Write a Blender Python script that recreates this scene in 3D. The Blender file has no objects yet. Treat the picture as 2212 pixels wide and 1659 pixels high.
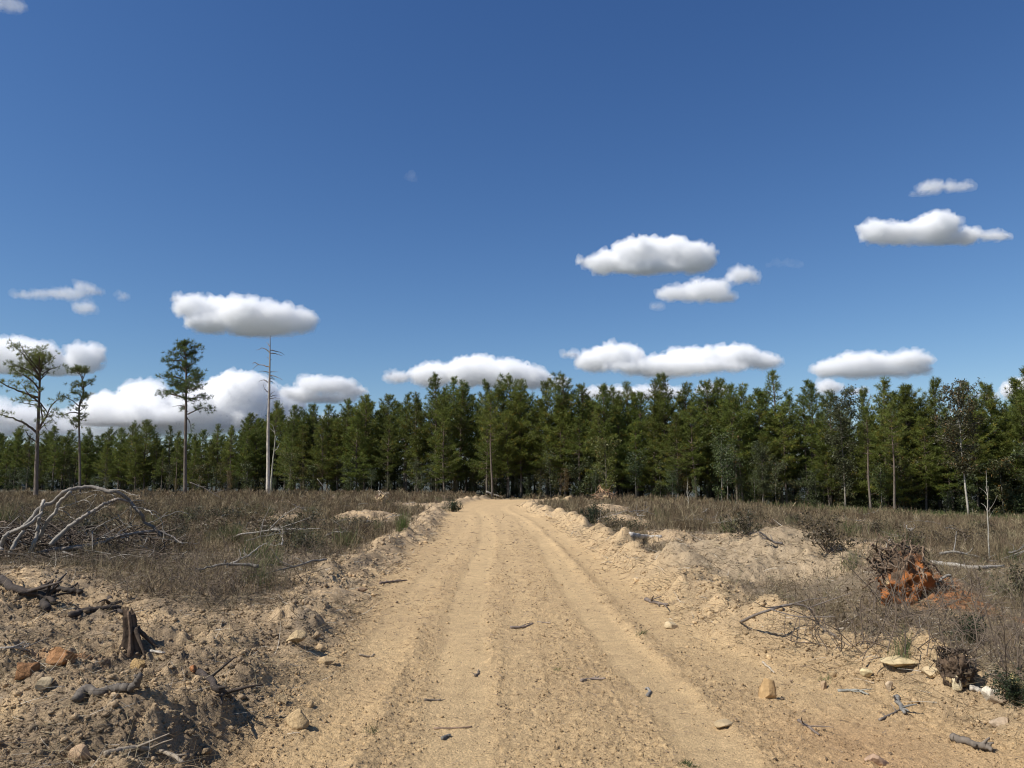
import bpy, math, random
import numpy as np
from mathutils import Vector, Matrix

rng = np.random.default_rng(11)
random.seed(11)
SC = bpy.context.scene
COL = SC.collection
PI = math.pi

# ------------------------------------------------------------------ camera model
F = 1661.0; CX = 1106.0; CY = 829.5; HOR = 1045.0; EYE = 1.6
TH = math.atan((HOR - CY) / F)
CT, ST = math.cos(TH), math.sin(TH)

def ray(px, py):
    xc = (px - CX) / F; yc = -(py - CY) / F
    return np.array([xc, CT - ST * yc, ST + CT * yc])

def at(px, py, Y):
    """world point at distance Y in front, seen at photo position px,py"""
    d = ray(px, py)
    return np.array([0, 0, EYE]) + d * (Y / d[1])

_TT = 2.0 * 1.006 ** np.arange(0, 710)
def gat(px, py):
    """point on the ground seen at px,py"""
    d = ray(px, py)
    P = np.array([0, 0, EYE]) + d[None] * _TT[:, None]
    h = P[:, 2] < height(P[:, 0], P[:, 1])
    return P[int(np.argmax(h))].copy() if h.any() else P[-1].copy()

# ------------------------------------------------------------------ noise
def _h(ix, iy, iz, s):
    n = (ix * 374761393 + iy * 668265263 + iz * 2147483647 + s * 974711) & 0xffffffff
    n = ((n ^ (n >> 13)) * 1274126177) & 0xffffffff
    n = ((n ^ (n >> 15)) * 2246822519) & 0xffffffff
    return ((n ^ (n >> 16)) & 0xffffff) / float(0xffffff)

def pn(x, y, s=0):
    x = np.asarray(x, float); y = np.asarray(y, float)
    ix = np.floor(x).astype(np.int64); iy = np.floor(y).astype(np.int64)
    fx = x - ix; fy = y - iy
    u = fx * fx * fx * (fx * (fx * 6 - 15) + 10); v = fy * fy * fy * (fy * (fy * 6 - 15) + 10)
    def g(dx, dy):
        a = _h(ix + dx, iy + dy, 0, s) * 2 * PI
        return np.cos(a) * (fx - dx) + np.sin(a) * (fy - dy)
    a = g(0, 0) * (1 - u) + g(1, 0) * u
    b = g(0, 1) * (1 - u) + g(1, 1) * u
    return (a * (1 - v) + b * v) * 1.45

def vn3(p, s=0):
    i = np.floor(p).astype(np.int64); f = p - i
    w = f * f * (3 - 2 * f)
    r = 0
    for dx in (0, 1):
        for dy in (0, 1):
            for dz in (0, 1):
                k = (w[:, 0] if dx else 1 - w[:, 0]) * (w[:, 1] if dy else 1 - w[:, 1]) * (w[:, 2] if dz else 1 - w[:, 2])
                r = r + k * _h(i[:, 0] + dx, i[:, 1] + dy, i[:, 2] + dz, s)
    return r * 2 - 1

def sm(x, a, b):
    t = np.clip((np.asarray(x, float) - a) / (b - a), 0, 1)
    return t * t * (3 - 2 * t)

def ga(x, w):
    return np.exp(-(x / w) ** 2)

# ------------------------------------------------------------------ terrain
def roadc(y):
    return 0.12 + 0.12 * (1 - sm(y, 4, 10)) - 0.0105 * y + 0.10 * np.sin(y * 0.13) + 3.2 * sm(y, 52, 88) - 1.1 * sm(y, 30, 52)

def edge_l(y):
    return 1.75 + 0.35 * sm(y, 8, 14) + 0.3 * sm(y, 20, 40) + 1.0 * sm(y, 55, 75)

def edge_r(y):
    return 1.80 + 0.85 * (1 - sm(y, 4.5, 10)) + 0.25 * sm(y, 18, 40) + 2.2 * sm(y, 55, 75)

def zones(x, y):
    wob = (0.22 + 0.2 * sm(y, 15, 40)) * pn(x * 0.55, y * 0.3, 3) + 0.10 * pn(x * 1.9, y * 1.9, 4)
    rx = x - roadc(y)
    l = -rx - edge_l(y) + wob
    r = rx - edge_r(y) + wob
    end = (y - 79) * 0.5 + wob
    o = np.maximum(np.maximum(l, r), end)
    return rx, l, r, o

MOUND = (4.45, 13.3)
def mound_f(x, y):
    n = 0.16 * pn(x * 0.8, y * 0.8, 40)
    dx = (x - MOUND[0]) / 2.75; dy = np.where(y < MOUND[1], (y - MOUND[1]) / 3.1, (y - MOUND[1]) / 1.9)
    q = np.sqrt(dx * dx + dy * dy) + n
    return 1 - sm(q, 0.08, 1.0)

def veg_f(x, y):
    """1 where dry brush grows, 0 on bare dirt"""
    rx, l, r, o = zones(x, y)
    n = 0.5 * pn(x * 0.35, y * 0.35, 8) + 0.35 * pn(x * 1.1, y * 1.1, 9)
    vl = sm(l + 0.5 * n, 0.7, 1.8) * sm(y + 1.1 * n + 0.75 * np.minimum(0, x + 3.6), 8.0, 9.8)
    vr = sm(r + 0.4 * n, 0.85, 1.6) * sm(y + 0.9 * n + 0.55 * (x - 3.2), 5.2, 6.6)
    m = mound_f(x, y)
    vr = vr * (1 - 0.92 * sm(m + 0.2 * n - 0.10 * sm(11.5 - y, 0, 2), 0.12, 0.34))
    bp = np.maximum.reduce([ga(x - 4.0, 1.0) * ga(y - 19.5, 1.3), ga(x - 4.2, 1.4) * ga(y - 30, 3), 0.9 * ga(x - 5.2, 1.5) * ga(y - 44, 4), ga(x + 5.4, 1.5) * ga(y - 29, 4), ga(x + 6.8, 1.2) * ga(y - 22, 2)])
    bp = np.maximum(bp, 0.9 * sm(pn(x * 0.16 + 3, y * 0.07, 45) + 0.3 * pn(x * 0.6, y * 0.4, 46), 0.34, 0.6) * sm(y, 13, 18))
    vr = vr * (1 - sm(bp, 0.3, 0.6)); vl = vl * (1 - sm(bp, 0.3, 0.6))
    return np.clip(np.maximum(np.where(rx < 0, vl, 0), np.where(rx >= 0, vr, 0)) + sm(y, 78, 82), 0, 1)

def orange_f(x, y):
    n = 0.25 * pn(x * 2.2, y * 2.2, 12) + 0.18 * pn(x * 6, y * 6, 13)
    a = ga(x - 5.25 - 0.1 * (y - 9), 0.55) * ga(y - 9.8, 1.2)
    a2 = ga(x - 5.6, 0.2) * ga(y - 8.6, 0.22)
    b = ga(x + 3.35, 0.55) * ga(y - 6.25, 0.3)
    c = 0.5 * ga(x - 2.2, 0.6) * ga(y - 5.0, 0.7)
    return np.clip(sm(np.maximum(np.maximum(a * 1.1, a2), b * 0.9) + n, 0.30, 0.95) + c * 0.55, 0, 1)

def bill(x, y, lam, s):
    return np.abs(pn(x / lam, y / lam, s)) * 2 - 0.6

def height(x, y):
    x = np.asarray(x, float); y = np.asarray(y, float)
    rx, l, r, o = zones(x, y)
    yy = np.maximum(np.abs(y), 2.0)
    z = 0.24 * sm(l, 0.2, 2.2) + 0.16 * sm(y, 25, 70) * sm(l, 0.5, 6)
    z = z + 0.10 * sm(-x, 3.2, 6) * sm(12.0 - y, 0, 3) + 0.06 * sm(r, 0.2, 1.4) - 1.25 * sm(x, 8, 40)
    nb = (0.8 + 0.75 * pn(x * 0.6, y * 0.6, 20)) * (1 + 0.55 * pn(x * 2.4, y * 2.4, 44))
    z = z + 0.28 * np.clip(nb, 0.1, 2) * ga(l - 0.7, 0.48)
    z = z + 0.32 * np.clip(nb, 0.25, 2) * ga(r - 0.65, 0.42)
    z = z + 0.70 * mound_f(x, y) * (1 + 0.18 * pn(x * 2.1, y * 2.1, 43))
    z = z + 0.38 * ga(x - 4.0, 0.9) * ga(y - 19.5, 1.0) + 0.35 * ga(x - 4.2, 1.0) * ga(y - 30, 2) + 0.4 * ga(x - 5.2, 1.3) * ga(y - 44, 3) + 0.35 * ga(x + 5.4, 1.2) * ga(y - 29, 3)
    z = z + 0.38 * ga(x - 5.5, 0.8) * ga(y - 11.0, 1.0) + 0.22 * ga(x - 5.2, 0.6) * ga(y - 9.6, 0.9)
    z = z + 0.24 * ga(x + 7.2, 2.6) * ga(y - 10.4, 1.2)            # bank under the brush pile
    z = z + 0.26 * ga(x + 2.7, 1.0) * ga(y - 5.0, 0.45)            # lumpy shoulder close by
    z = z - 0.26 * ga(x + 1.78, 0.32) * ga(y - 4.75, 0.45)         # pit beside it
    z = z - 0.10 * ga(x + 4.3, 0.8) * ga(y - 7.6, 0.5)
    z = z + 0.9 * sm(y, 180, 600) * 0
    bare = 1 - 0.55 * veg_f(x, y)
    m = sm(o, -0.05, 0.7)
    wx = x + 0.045 * pn(x * 6, y * 6, 5) + 0.02 * pn(x * 17, y * 17, 6); wy = y + 0.045 * pn(x * 6, y * 6, 7) + 0.02 * pn(x * 17, y * 17, 8)
    cl = (0.075 + 0.05 * (x < 0) * sm(11 - y, 0, 3)) * pn(x / 0.9, y / 0.9, 21) + 0.055 * pn(wx / 0.42, wy / 0.42, 22)
    k3 = 1 - sm(yy, 30, 60)
    cl = cl + 0.036 * k3 * pn(wx / 0.2, wy / 0.2, 23) + 0.030 * k3 * bill(wx, wy, 0.17, 27) * sm(pn(x * 1.3, y * 1.3, 28), -0.3, 0.3)
    k4 = 1 - sm(yy, 14, 28)
    cl = cl + 0.024 * k4 * bill(wx, wy, 0.085, 24)
    k5 = 1 - sm(yy, 8, 15)
    cl = cl + 0.017 * k5 * bill(wx, wy, 0.042, 25)
    amp = 0.80 + 0.7 * sm(pn(x * 0.45, y * 0.45, 26), -0.3, 0.5)
    z = z + m * bare * amp * cl
    # the graded road: ruts and crumbs
    rd = 1 - m
    tr = tracks(rx, y)
    und = 0.018 * pn(x * 0.9, y * 0.35, 30) + 0.010 * pn(x * 2.2, y * 1.1, 31)
    crumb = (0.013 * k4 * bill(x, y, 0.075, 32) + 0.010 * k5 * bill(x, y, 0.034, 33) + 0.012 * k3 * pn(x * 4.5, y * 3.5, 35)) * (1 - 0.8 * tr)
    ridge = 0.05 * (ga(rx + 1.12, 0.09) * (1 - sm(y, 6, 11)) + 0.7 * ga(rx - 1.22, 0.09)) * (0.6 + 0.9 * pn(x * 2, y * 1.3, 34))
    tread = 0.013 * k5 * np.sin(y * 2 * PI / 0.075 + 1.5 * np.abs(rx + 1.45) * 14) * ga(rx + 1.42, 0.17) * (1 - sm(y, 5.5, 6.5))
    pz = 0.5 + 0.5 * pn(x * 0.8, y * 0.4, 37)
    z = z + rd * (und + crumb * (0.75 + 0.75 * pz) + ridge + tread - 0.024 * tr)
    return z

def tracks(rx, y):
    n = 0.5 + 0.5 * pn(rx * 1.3, y * 0.22, 36); n2 = 0.5 + 0.5 * pn(rx * 2.3 + 5, y * 0.7, 38)
    wob = 0.06 * np.sin(y * 0.35) + 0.05 * pn(rx * 0, y * 0.5, 39)
    j = 0.03 * pn(rx * 7, y * 3, 41)
    band = lambda c, h: 1 - sm(np.abs(rx - c + j), h * 0.65, h * 1.3)
    t = np.maximum.reduce([band(-0.66 + wob, 0.25), 0.35 * band(-0.08 - wob, 0.14), band(0.92 + wob, 0.22),
                           0.5 * band(-1.45 + 0.5 * wob, 0.2), 0.6 * band(1.6 + 0.6 * (1 - sm(y, 4.5, 9)), 0.28)])
    n3 = 0.5 + 0.5 * pn(rx * 0.6 + 9, y * 0.16, 42)
    return np.clip(t * (0.15 + 0.6 * n + 0.35 * n2 + 0.6 * n3), 0, 1) * (1 - 0.5 * sm(y, 35, 60))

def height1(x, y):
    return float(height(np.array([x]), np.array([y]))[0])

def ground_color(x, y):
    rx, l, r, o = zones(x, y)
    m = sm(o, -0.1, 0.5)[:, None]
    veg = veg_f(x, y)[:, None]
    tr = tracks(rx, y)[:, None]
    n1 = pn(x * 0.7, y * 0.7, 50)[:, None]; n2 = pn(x * 3.1, y * 3.1, 51)[:, None]; n3 = pn(x * 11, y * 11, 52)[:, None]
    pale = np.array([0.60, 0.425, 0.228]); crumb = np.array([0.475, 0.332, 0.182])
    berm = np.array([0.475, 0.345, 0.208]); soil = np.array([0.20, 0.157, 0.108]); org = np.array([0.40, 0.165, 0.062])
    c = crumb + (pale - crumb) * np.clip(0.38 + 0.42 * tr + 0.30 * n2 + 0.25 * n1 + 0.15 * n3, 0, 1)
    b = berm * (1 + 0.22 * n1 + 0.20 * n2 + 0.14 * n3)
    b = b + (pale - b) * np.clip(sm(n2 + n1, 0.3, 1.0) * 0.6, 0, 1)
    grey = np.array([0.30, 0.24, 0.175])
    b = b + (grey - b) * sm(n1 * 0.8 - n2 * 0.6 + 0.35 * n3, 0.05, 0.8) * 0.75
    dark = np.array([0.20, 0.152, 0.105]); n4 = pn(x * 1.7 + 9, y * 1.7, 53)[:, None]; n5 = pn(x * 6 + 3, y * 6, 54)[:, None]
    b = b + (dark - b) * sm(n4 + 0.7 * n5 + 0.3 * n3 + 0.35 * (rx < 0)[:, None] * sm(12 - y, 0, 3)[:, None], -0.05, 0.7) * 0.6
    b = b + (np.array([0.50, 0.36, 0.205]) * (1 + 0.15 * n2 + 0.12 * n3) - b) * ((rx > 0) * ga(r - 0.5, 0.6))[:, None] * 0.75
    mf = mound_f(x, y)[:, None]
    b = b + (np.array([0.41, 0.315, 0.205]) * (1 + 0.18 * n2 + 0.15 * n3) - b) * sm(mf, 0.05, 0.3) * 0.85
    c = c + (b - c) * m
    s = soil * (1 + 0.3 * n2 + 0.25 * n3)
    c = c + (s - c) * veg * np.clip(0.8 + 0.4 * n2, 0.3, 1)
    of = orange_f(x, y)[:, None]
    c = c + (org * (1 + 0.25 * n2 + 0.2 * n3) - c) * of * 0.8
    c = c * (1 + 0.06 * n3)
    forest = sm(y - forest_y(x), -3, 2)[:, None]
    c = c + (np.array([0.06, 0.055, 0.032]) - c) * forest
    c = c + (np.array([0.075, 0.085, 0.075]) - c) * sm(np.hypot(x, y), 110, 170)[:, None]
    return np.clip(c, 0.01, 0.8)

FX = np.array([-400, -85, -30, -2, 12, 25, 42, 70, 400.0])
FY = np.array([170, 128, 101, 86, 80, 72, 63, 52, 40.0])
def forest_y(x):
    return np.interp(x, FX, FY)

# ------------------------------------------------------------------ mesh helpers
def mesh(name, V, faces, cols=None, smooth=False):
    """faces: list of (n, k) index arrays"""
    me = bpy.data.meshes.new(name)
    V = np.asarray(V, np.float32)
    me.vertices.add(len(V)); me.vertices.foreach_set('co', V.ravel())
    fl = [np.asarray(f, np.int32) for f in faces if len(f)]
    nl = sum(f.size for f in fl); npoly = sum(len(f) for f in fl)
    me.loops.add(nl); me.polygons.add(npoly)
    me.loops.foreach_set('vertex_index', np.concatenate([f.ravel() for f in fl]))
    st = np.concatenate([np.full(len(f), f.shape[1], np.int32) for f in fl])
    me.polygons.foreach_set('loop_start', np.concatenate([[0], np.cumsum(st)[:-1]]).astype(np.int32))
    if smooth:
        me.polygons.foreach_set('use_smooth', np.ones(npoly, bool))
    if cols is not None:
        a = me.color_attributes.new('Col', 'FLOAT_COLOR', 'POINT')
        cc = np.ones((len(V), 4), np.float32); cc[:, :3] = cols
        a.data.foreach_set('color', cc.ravel())
    me.update(calc_edges=True)
    return me

class MB:
    """collects pieces that become ONE mesh"""
    def __init__(s): s.V = []; s.Fq = []; s.Ft = []; s.C = []; s.n = 0
    def add(s, V, q=None, t=None, c=(1, 1, 1)):
        V = np.asarray(V, float)
        if q is not None and len(q): s.Fq.append(np.asarray(q) + s.n)
        if t is not None and len(t): s.Ft.append(np.asarray(t) + s.n)
        cc = np.empty((len(V), 3)); cc[:] = c
        s.V.append(V); s.C.append(cc); s.n += len(V)
    def tube(s, P, R, sides=6, c=(1, 1, 1), rough=0.0, seed=0, cap=True):
        P = np.asarray(P, float); n = len(P)
        R = np.asarray(R, float) * np.ones(n)
        T = np.gradient(P, axis=0); T /= np.linalg.norm(T, axis=1)[:, None] + 1e-12
        a = np.array([0, 0, 1.0]) if abs(T[0][2]) < 0.9 else np.array([1.0, 0, 0])
        U = np.empty_like(P); u = np.cross(T[0], a)
        for i in range(n):
            u = u - T[i] * (u @ T[i]); u /= np.linalg.norm(u) + 1e-12; U[i] = u
        W = np.cross(T, U)
        an = np.arange(sides) * 2 * PI / sides
        rr = R[:, None] * np.ones(sides)
        if rough:
            rr = rr * (1 + rough * np.random.default_rng(seed).uniform(-1, 1, rr.shape))
        V = P[:, None, :] + rr[:, :, None] * (np.cos(an)[None, :, None] * U[:, None, :] + np.sin(an)[None, :, None] * W[:, None, :])
        V = V.reshape(-1, 3)
        i = np.arange(n - 1)[:, None] * sides; j = np.arange(sides)[None, :]; k = (j + 1) % sides
        q = np.stack([i + j, i + k, i + sides + k, i + sides + j], -1).reshape(-1, 4)
        t = None
        if cap:
            V = np.vstack([V, P[0], P[-1]])
            b = np.arange(sides); e = (b + 1) % sides
            t = np.vstack([np.stack([e, b, np.full(sides, n * sides)], 1),
                           np.stack([b + (n - 1) * sides, e + (n - 1) * sides, np.full(sides, n * sides + 1)], 1)])
        if isinstance(c, np.ndarray) and c.ndim == 2:
            cc = np.repeat(c, sides, 0); c = np.vstack([cc, c[0], c[-1]]) if cap else cc
        s.add(V, q, t, c)
    def mesh(s, name, smooth=False):
        return mesh(name, np.vstack(s.V), [np.vstack(f) for f in (s.Fq, s.Ft) if f], np.vstack(s.C), smooth)

def spline(P, n=6, jit=0.0, seed=0):
    P = np.asarray(P, float)
    if len(P) < 3: 
        t = np.linspace(0, 1, n + 1)[:, None]; out = P[0] * (1 - t) + P[-1] * t
    else:
        Q = np.vstack([2 * P[0] - P[1], P, 2 * P[-1] - P[-2]]); out = []
        for i in range(len(P) - 1):
            a, b, c, d = Q[i:i + 4]
            t = np.linspace(0, 1, n, endpoint=False)[:, None]
            out.append(0.5 * (2 * b + (c - a) * t + (2 * a - 5 * b + 4 * c - d) * t * t + (3 * b - a - 3 * c + d) * t ** 3))
        out = np.vstack(out + [P[-1:]])
    if jit:
        r = np.random.default_rng(seed)
        j = r.normal(0, jit, out.shape); j[0] = 0
        out = out + j
    return out

def ribbons(base, dirv, L, W, bend, nseg=2, taper=0.25, r=rng):
    """flat bent blades; returns V, quads, per-vertex blade index"""
    N = len(base)
    d = dirv / (np.linalg.norm(dirv, axis=1)[:, None] + 1e-9)
    rnd = r.normal(size=(N, 3)); sd = np.cross(d, rnd); sd /= np.linalg.norm(sd, axis=1)[:, None] + 1e-9
    bd = np.cross(d, sd)
    t = np.linspace(0, 1, nseg + 1)
    P = base[:, None, :] + d[:, None, :] * (L[:, None] * t)[:, :, None] + bd[:, None, :] * (bend[:, None] * L[:, None] * t * t)[:, :, None]
    w = W[:, None] * (1 - (1 - taper) * t)[None, :]
    V = np.stack([P - sd[:, None, :] * w[:, :, None] / 2, P + sd[:, None, :] * w[:, :, None] / 2], 2)
    V = V.reshape(-1, 3)
    o = (np.arange(N) * (nseg + 1) * 2)[:, None]; k = (np.arange(nseg) * 2)[None, :]
    b = o + k
    q = np.stack([b, b + 1, b + 3, b + 2], -1).reshape(-1, 4)
    return V, q, np.repeat(np.arange(N), (nseg + 1) * 2)

# ------------------------------------------------------------------ materials
def mat(name, color=(1, 1, 1), rough=0.85, use_col=True, noise=None, bump=None, transl=0.0, objvar=0.0, spec=0.2, stretch=None):
    m = bpy.data.materials.new(name); m.use_nodes = True
    nt = m.node_tree; nt.nodes.clear()
    N = lambda t: nt.nodes.new(t)
    Lk = nt.links.new
    out = N('ShaderNodeOutputMaterial'); bs = N('ShaderNodeBsdfPrincipled')
    bs.inputs['Roughness'].default_value = rough
    bs.inputs['Specular IOR Level'].default_value = spec
    rgb = N('ShaderNodeRGB'); rgb.outputs[0].default_value = (*color, 1); cur = rgb.outputs[0]
    def mul(a, b, f=1.0):
        x = N('ShaderNodeMix'); x.data_type = 'RGBA'; x.blend_type = 'MULTIPLY'; x.inputs[0].default_value = f
        Lk(a, x.inputs[6]); Lk(b, x.inputs[7]); return x.outputs[2]
    if use_col:
        at_ = N('ShaderNodeVertexColor'); at_.layer_name = 'Col'; cur = mul(cur, at_.outputs[0])
    tc = N('ShaderNodeTexCoord'); vec = tc.outputs['Object']
    if stretch:
        mp = N('ShaderNodeMapping'); mp.inputs['Scale'].default_value = stretch; Lk(vec, mp.inputs[0]); vec = mp.outputs[0]
    for (sc, lo, hi, det) in (noise or []):
        no = N('ShaderNodeTexNoise'); no.inputs['Scale'].default_value = sc; no.inputs['Detail'].default_value = det
        no.inputs['Roughness'].default_value = 0.65
        Lk(vec, no.inputs['Vector'])
        mr = N('ShaderNodeMapRange'); mr.inputs[1].default_value = 0.3; mr.inputs[2].default_value = 0.7
        mr.inputs[3].default_value = lo; mr.inputs[4].default_value = hi
        Lk(no.outputs[0], mr.inputs[0]); cur = mul(cur, mr.outputs[0])
    if objvar:
        oi = N('ShaderNodeObjectInfo')
        hs = N('ShaderNodeHueSaturation')
        a = N('ShaderNodeMapRange'); a.inputs[3].default_value = 1 - objvar; a.inputs[4].default_value = 1 + objvar
        Lk(oi.outputs['Random'], a.inputs[0]); Lk(a.outputs[0], hs.inputs['Value'])
        b = N('ShaderNodeMath'); b.operation = 'MULTIPLY_ADD'; b.inputs[1].default_value = 7.31; b.inputs[2].default_value = 0.0
        Lk(oi.outputs['Random'], b.inputs[0]); fr = N('ShaderNodeMath'); fr.operation = 'FRACT'; Lk(b.outputs[0], fr.inputs[0])
        a2 = N('ShaderNodeMapRange'); a2.inputs[3].default_value = 0.5 - 0.05 * objvar; a2.inputs[4].default_value = 0.5 + 0.05 * objvar
        Lk(fr.outputs[0], a2.inputs[0]); Lk(a2.outputs[0], hs.inputs['Hue'])
        Lk(cur, hs.inputs['Color']); cur = hs.outputs[0]
    Lk(cur, bs.inputs['Base Color'])
    if bump:
        no = N('ShaderNodeTexNoise'); no.inputs['Scale'].default_value = bump[0]; no.inputs['Detail'].default_value = 6
        no.inputs['Roughness'].default_value = 0.7
        Lk(vec, no.inputs['Vector'])
        bp = N('ShaderNodeBump'); bp.inputs['Strength'].default_value = bump[1]; bp.inputs['Distance'].default_value = bump[2]
        Lk(no.outputs[0], bp.inputs['Height']); Lk(bp.outputs[0], bs.inputs['Normal'])
    if transl:
        tl = N('ShaderNodeBsdfTranslucent'); Lk(cur, tl.inputs[0])
        mx = N('ShaderNodeMixShader'); mx.inputs[0].default_value = transl
        Lk(bs.outputs[0], mx.inputs[1]); Lk(tl.outputs[0], mx.inputs[2]); Lk(mx.outputs[0], out.inputs[0])
    else:
        Lk(bs.outputs[0], out.inputs[0])
    return m

M_GROUND = mat('dirt', noise=[(85, 0.62, 1.28, 6), (9, 0.88, 1.1, 4)], bump=(42, 0.9, 0.035), rough=0.95, spec=0.1)
M_CLOD = mat('clod', noise=[(60, 0.65, 1.25, 5)], bump=(70, 0.8, 0.02), rough=0.95, spec=0.1)
M_STONE = mat('stone', noise=[(14, 0.75, 1.2, 6)], bump=(40, 0.6, 0.02), rough=0.9, spec=0.2)
M_DEAD = mat('dead_wood', noise=[(20, 0.6, 1.25, 5)], bump=(30, 0.8, 0.01), rough=0.85, stretch=(1, 1, 0.35))
M_TWIG = mat('twig', rough=0.9)
M_BRUSH = mat('dry_stems', rough=0.9, transl=0.12)
M_BARK = mat('bark', noise=[(7, 0.5, 1.3, 6)], bump=(9, 0.9, 0.04), rough=0.9, stretch=(1, 1, 0.35))
M_NEEDLE = mat('needles', rough=0.55, transl=0.30, objvar=0.22, spec=0.25)
M_LEAF = mat('leaves', rough=0.5, transl=0.28, objvar=0.2, spec=0.3)
M_GRASS = mat('green_blades', rough=0.6, transl=0.25)
M_ROOT = mat('root', noise=[(25, 0.55, 1.3, 5)], bump=(35, 0.9, 0.012), rough=0.9)

# ------------------------------------------------------------------ object helpers
def put(o, label=None, cat=None, group=None, kind=None):
    if label: o['label'] = label
    if cat: o['category'] = cat
    if group: o['group'] = group
    if kind: o['kind'] = kind
    return o

def obj(name, me, m=None, parent=None, loc=None):
    o = bpy.data.objects.new(name, me); COL.objects.link(o)
    if m is not None and not me.materials: me.materials.append(m)
    if parent is not None: o.parent = parent
    if loc is not None: o.location = loc
    return o

def empty(name, loc, rz=0, s=1):
    o = bpy.data.objects.new(name, None); COL.objects.link(o)
    o.empty_display_size = 0.2
    o.location = loc; o.rotation_euler = (0, 0, rz); o.scale = (s, s, s)
    return o

def ctr(V):  # centre on the base
    c = V.mean(0); c[2] = V[:, 2].min(); return c

# ------------------------------------------------------------------ ground and road, one grid cut along the road's edge
def build_ground():
    ys = [-60, -30, -15, -8, -4, -1, 0.5, 1.4]
    y = 2.0
    while y < 100: ys.append(y); y *= 1.0026
    while y < 6000: ys.append(y); y *= 1.06
    ys = np.array(ys)
    dn = np.arange(-0.70, 0.7001, 0.0024)
    ex = np.concatenate([np.arange(0.7045, 1.15, 0.0045), 1.15 * 1.06 ** np.arange(1, 32)])
    ts = np.concatenate([-ex[::-1], dn, ex])
    T, Y = np.meshgrid(ts, ys)
    X = T * (np.abs(Y) + 0.9)
    X = X.ravel(); Y = Y.ravel()
    near = (np.abs(X) < 220) & (np.abs(Y) < 220)
    Z = np.zeros_like(X); Z[near] = height(X[near], Y[near])
    Z[~near] = 0.15 * (X[~near] < 0) - 1.25 * (X[~near] > 0)
    Z = Z + 11.0 * sm(np.hypot(X, Y), 140, 330)
    C = ground_color(X, Y)
    nr, nc = len(ys), len(ts)
    i = (np.arange(nr - 1)[:, None] * nc + np.arange(nc - 1)[None, :]).ravel()
    Q = np.stack([i, i + 1, i + nc + 1, i + nc], 1)
    cx = X[Q].mean(1); cy = Y[Q].mean(1)
    _, l, r, o = zones(cx, cy)
    road = (o < 0.12) & (cy > -8)
    md = (~road) & (mound_f(cx, cy) > 0.16)
    V = np.stack([X, Y, Z], 1)
    for name, mask, lab in (('ground', ~road & ~md, None), ('dirt_road', road, None), ('dirt_mound', md, 1)):
        q = Q[mask]; u, inv = np.unique(q, return_inverse=True)
        me = mesh(name, V[u], [inv.reshape(-1, 4)], C[u], True)
        o = obj(name, me, M_GROUND)
        if lab: put(o, 'broad heap of pale loose dirt beside the road, left of the torn orange root ball', 'dirt mound')
        else: put(o, kind='structure')
build_ground()

# ------------------------------------------------------------------ loose clods and crumbs
ICO_V = None
def ico():
    p = (1 + 5 ** 0.5) / 2
    v = np.array([(-1, p, 0), (1, p, 0), (-1, -p, 0), (1, -p, 0), (0, -1, p), (0, 1, p), (0, -1, -p), (0, 1, -p), (p, 0, -1), (p, 0, 1), (-p, 0, -1), (-p, 0, 1)], float)
    v /= np.linalg.norm(v[0])
    f = np.array([(0, 11, 5), (0, 5, 1), (0, 1, 7), (0, 7, 10), (0, 10, 11), (1, 5, 9), (5, 11, 4), (11, 10, 2), (10, 7, 6), (7, 1, 8), (3, 9, 4), (3, 4, 2), (3, 2, 6), (3, 6, 8), (3, 8, 9), (4, 9, 5), (2, 4, 11), (6, 2, 10), (8, 6, 7), (9, 8, 1)])
    return v, f

def scatter(n, y0, y1, tmax, power=1.0):
    """points in view: uniform in log distance"""
    y = y0 * (y1 / y0) ** (rng.random(n) ** power)
    x = rng.uniform(-tmax, tmax, n) * (y + 0.6)
    return x, y

def clods(name, x, y, s, colf, sink=0.25, lab=None):
    v, f = ico(); n = len(x)
    z = height(x, y)
    e = 0.05
    R = rng.normal(size=(n, 3, 3)); q, _ = np.linalg.qr(R)
    sc = s[:, None] * rng.uniform(0.55, 1.15, (n, 3)) 
    d = 1 + rng.uniform(-0.42, 0.36, (n, 12))
    V = (v[None] * d[:, :, None]) @ q
    V = V * np.stack([sc[:, 0], sc[:, 1], sc[:, 2] * 0.8], 1)[:, None, :]
    V += np.stack([x, y, z + s * (0.5 - sink)], 1)[:, None, :]
    Fc = (f[None] + (np.arange(n) * 12)[:, None, None]).reshape(-1, 3)
    C = np.repeat(colf, 12, 0)
    o = obj(name, mesh(name, V.reshape(-1, 3), [Fc], C), M_CLOD)
    return o

def dirt_col(x, y, lo=0.85, hi=1.2):
    return ground_color(x, y) * rng.uniform(lo, hi, (len(x), 1))

# lumps along both shoulders
x, y = scatter(175000, 3.2, 38, 0.92, 0.95)
_, l, r, o = zones(x, y)
v = veg_f(x, y); mf = mound_f(x, y)
keep = (o > -0.1) & (rng.random(len(x)) < np.clip(sm(o, -0.15, 0.5) * (1 - 0.85 * v) + 0.0, 0.03, 1) * np.where(pn(x * 0.9, y * 0.9, 60) > -0.25, 1, 0.35))
x, y = x[keep], y[keep]
s = 0.0055 + 0.012 * rng.random(len(x)) ** 3 + 0.030 * (rng.random(len(x)) ** 30)
s *= np.clip(0.55 + 0.085 * y, 0.8, 1.8) * np.where(mound_f(x, y) > 0.05, 0.7, 1)
put(clods('dirt_clods', x, y, s, dirt_col(x, y, 0.75, 1.2)), kind='stuff')
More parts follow.
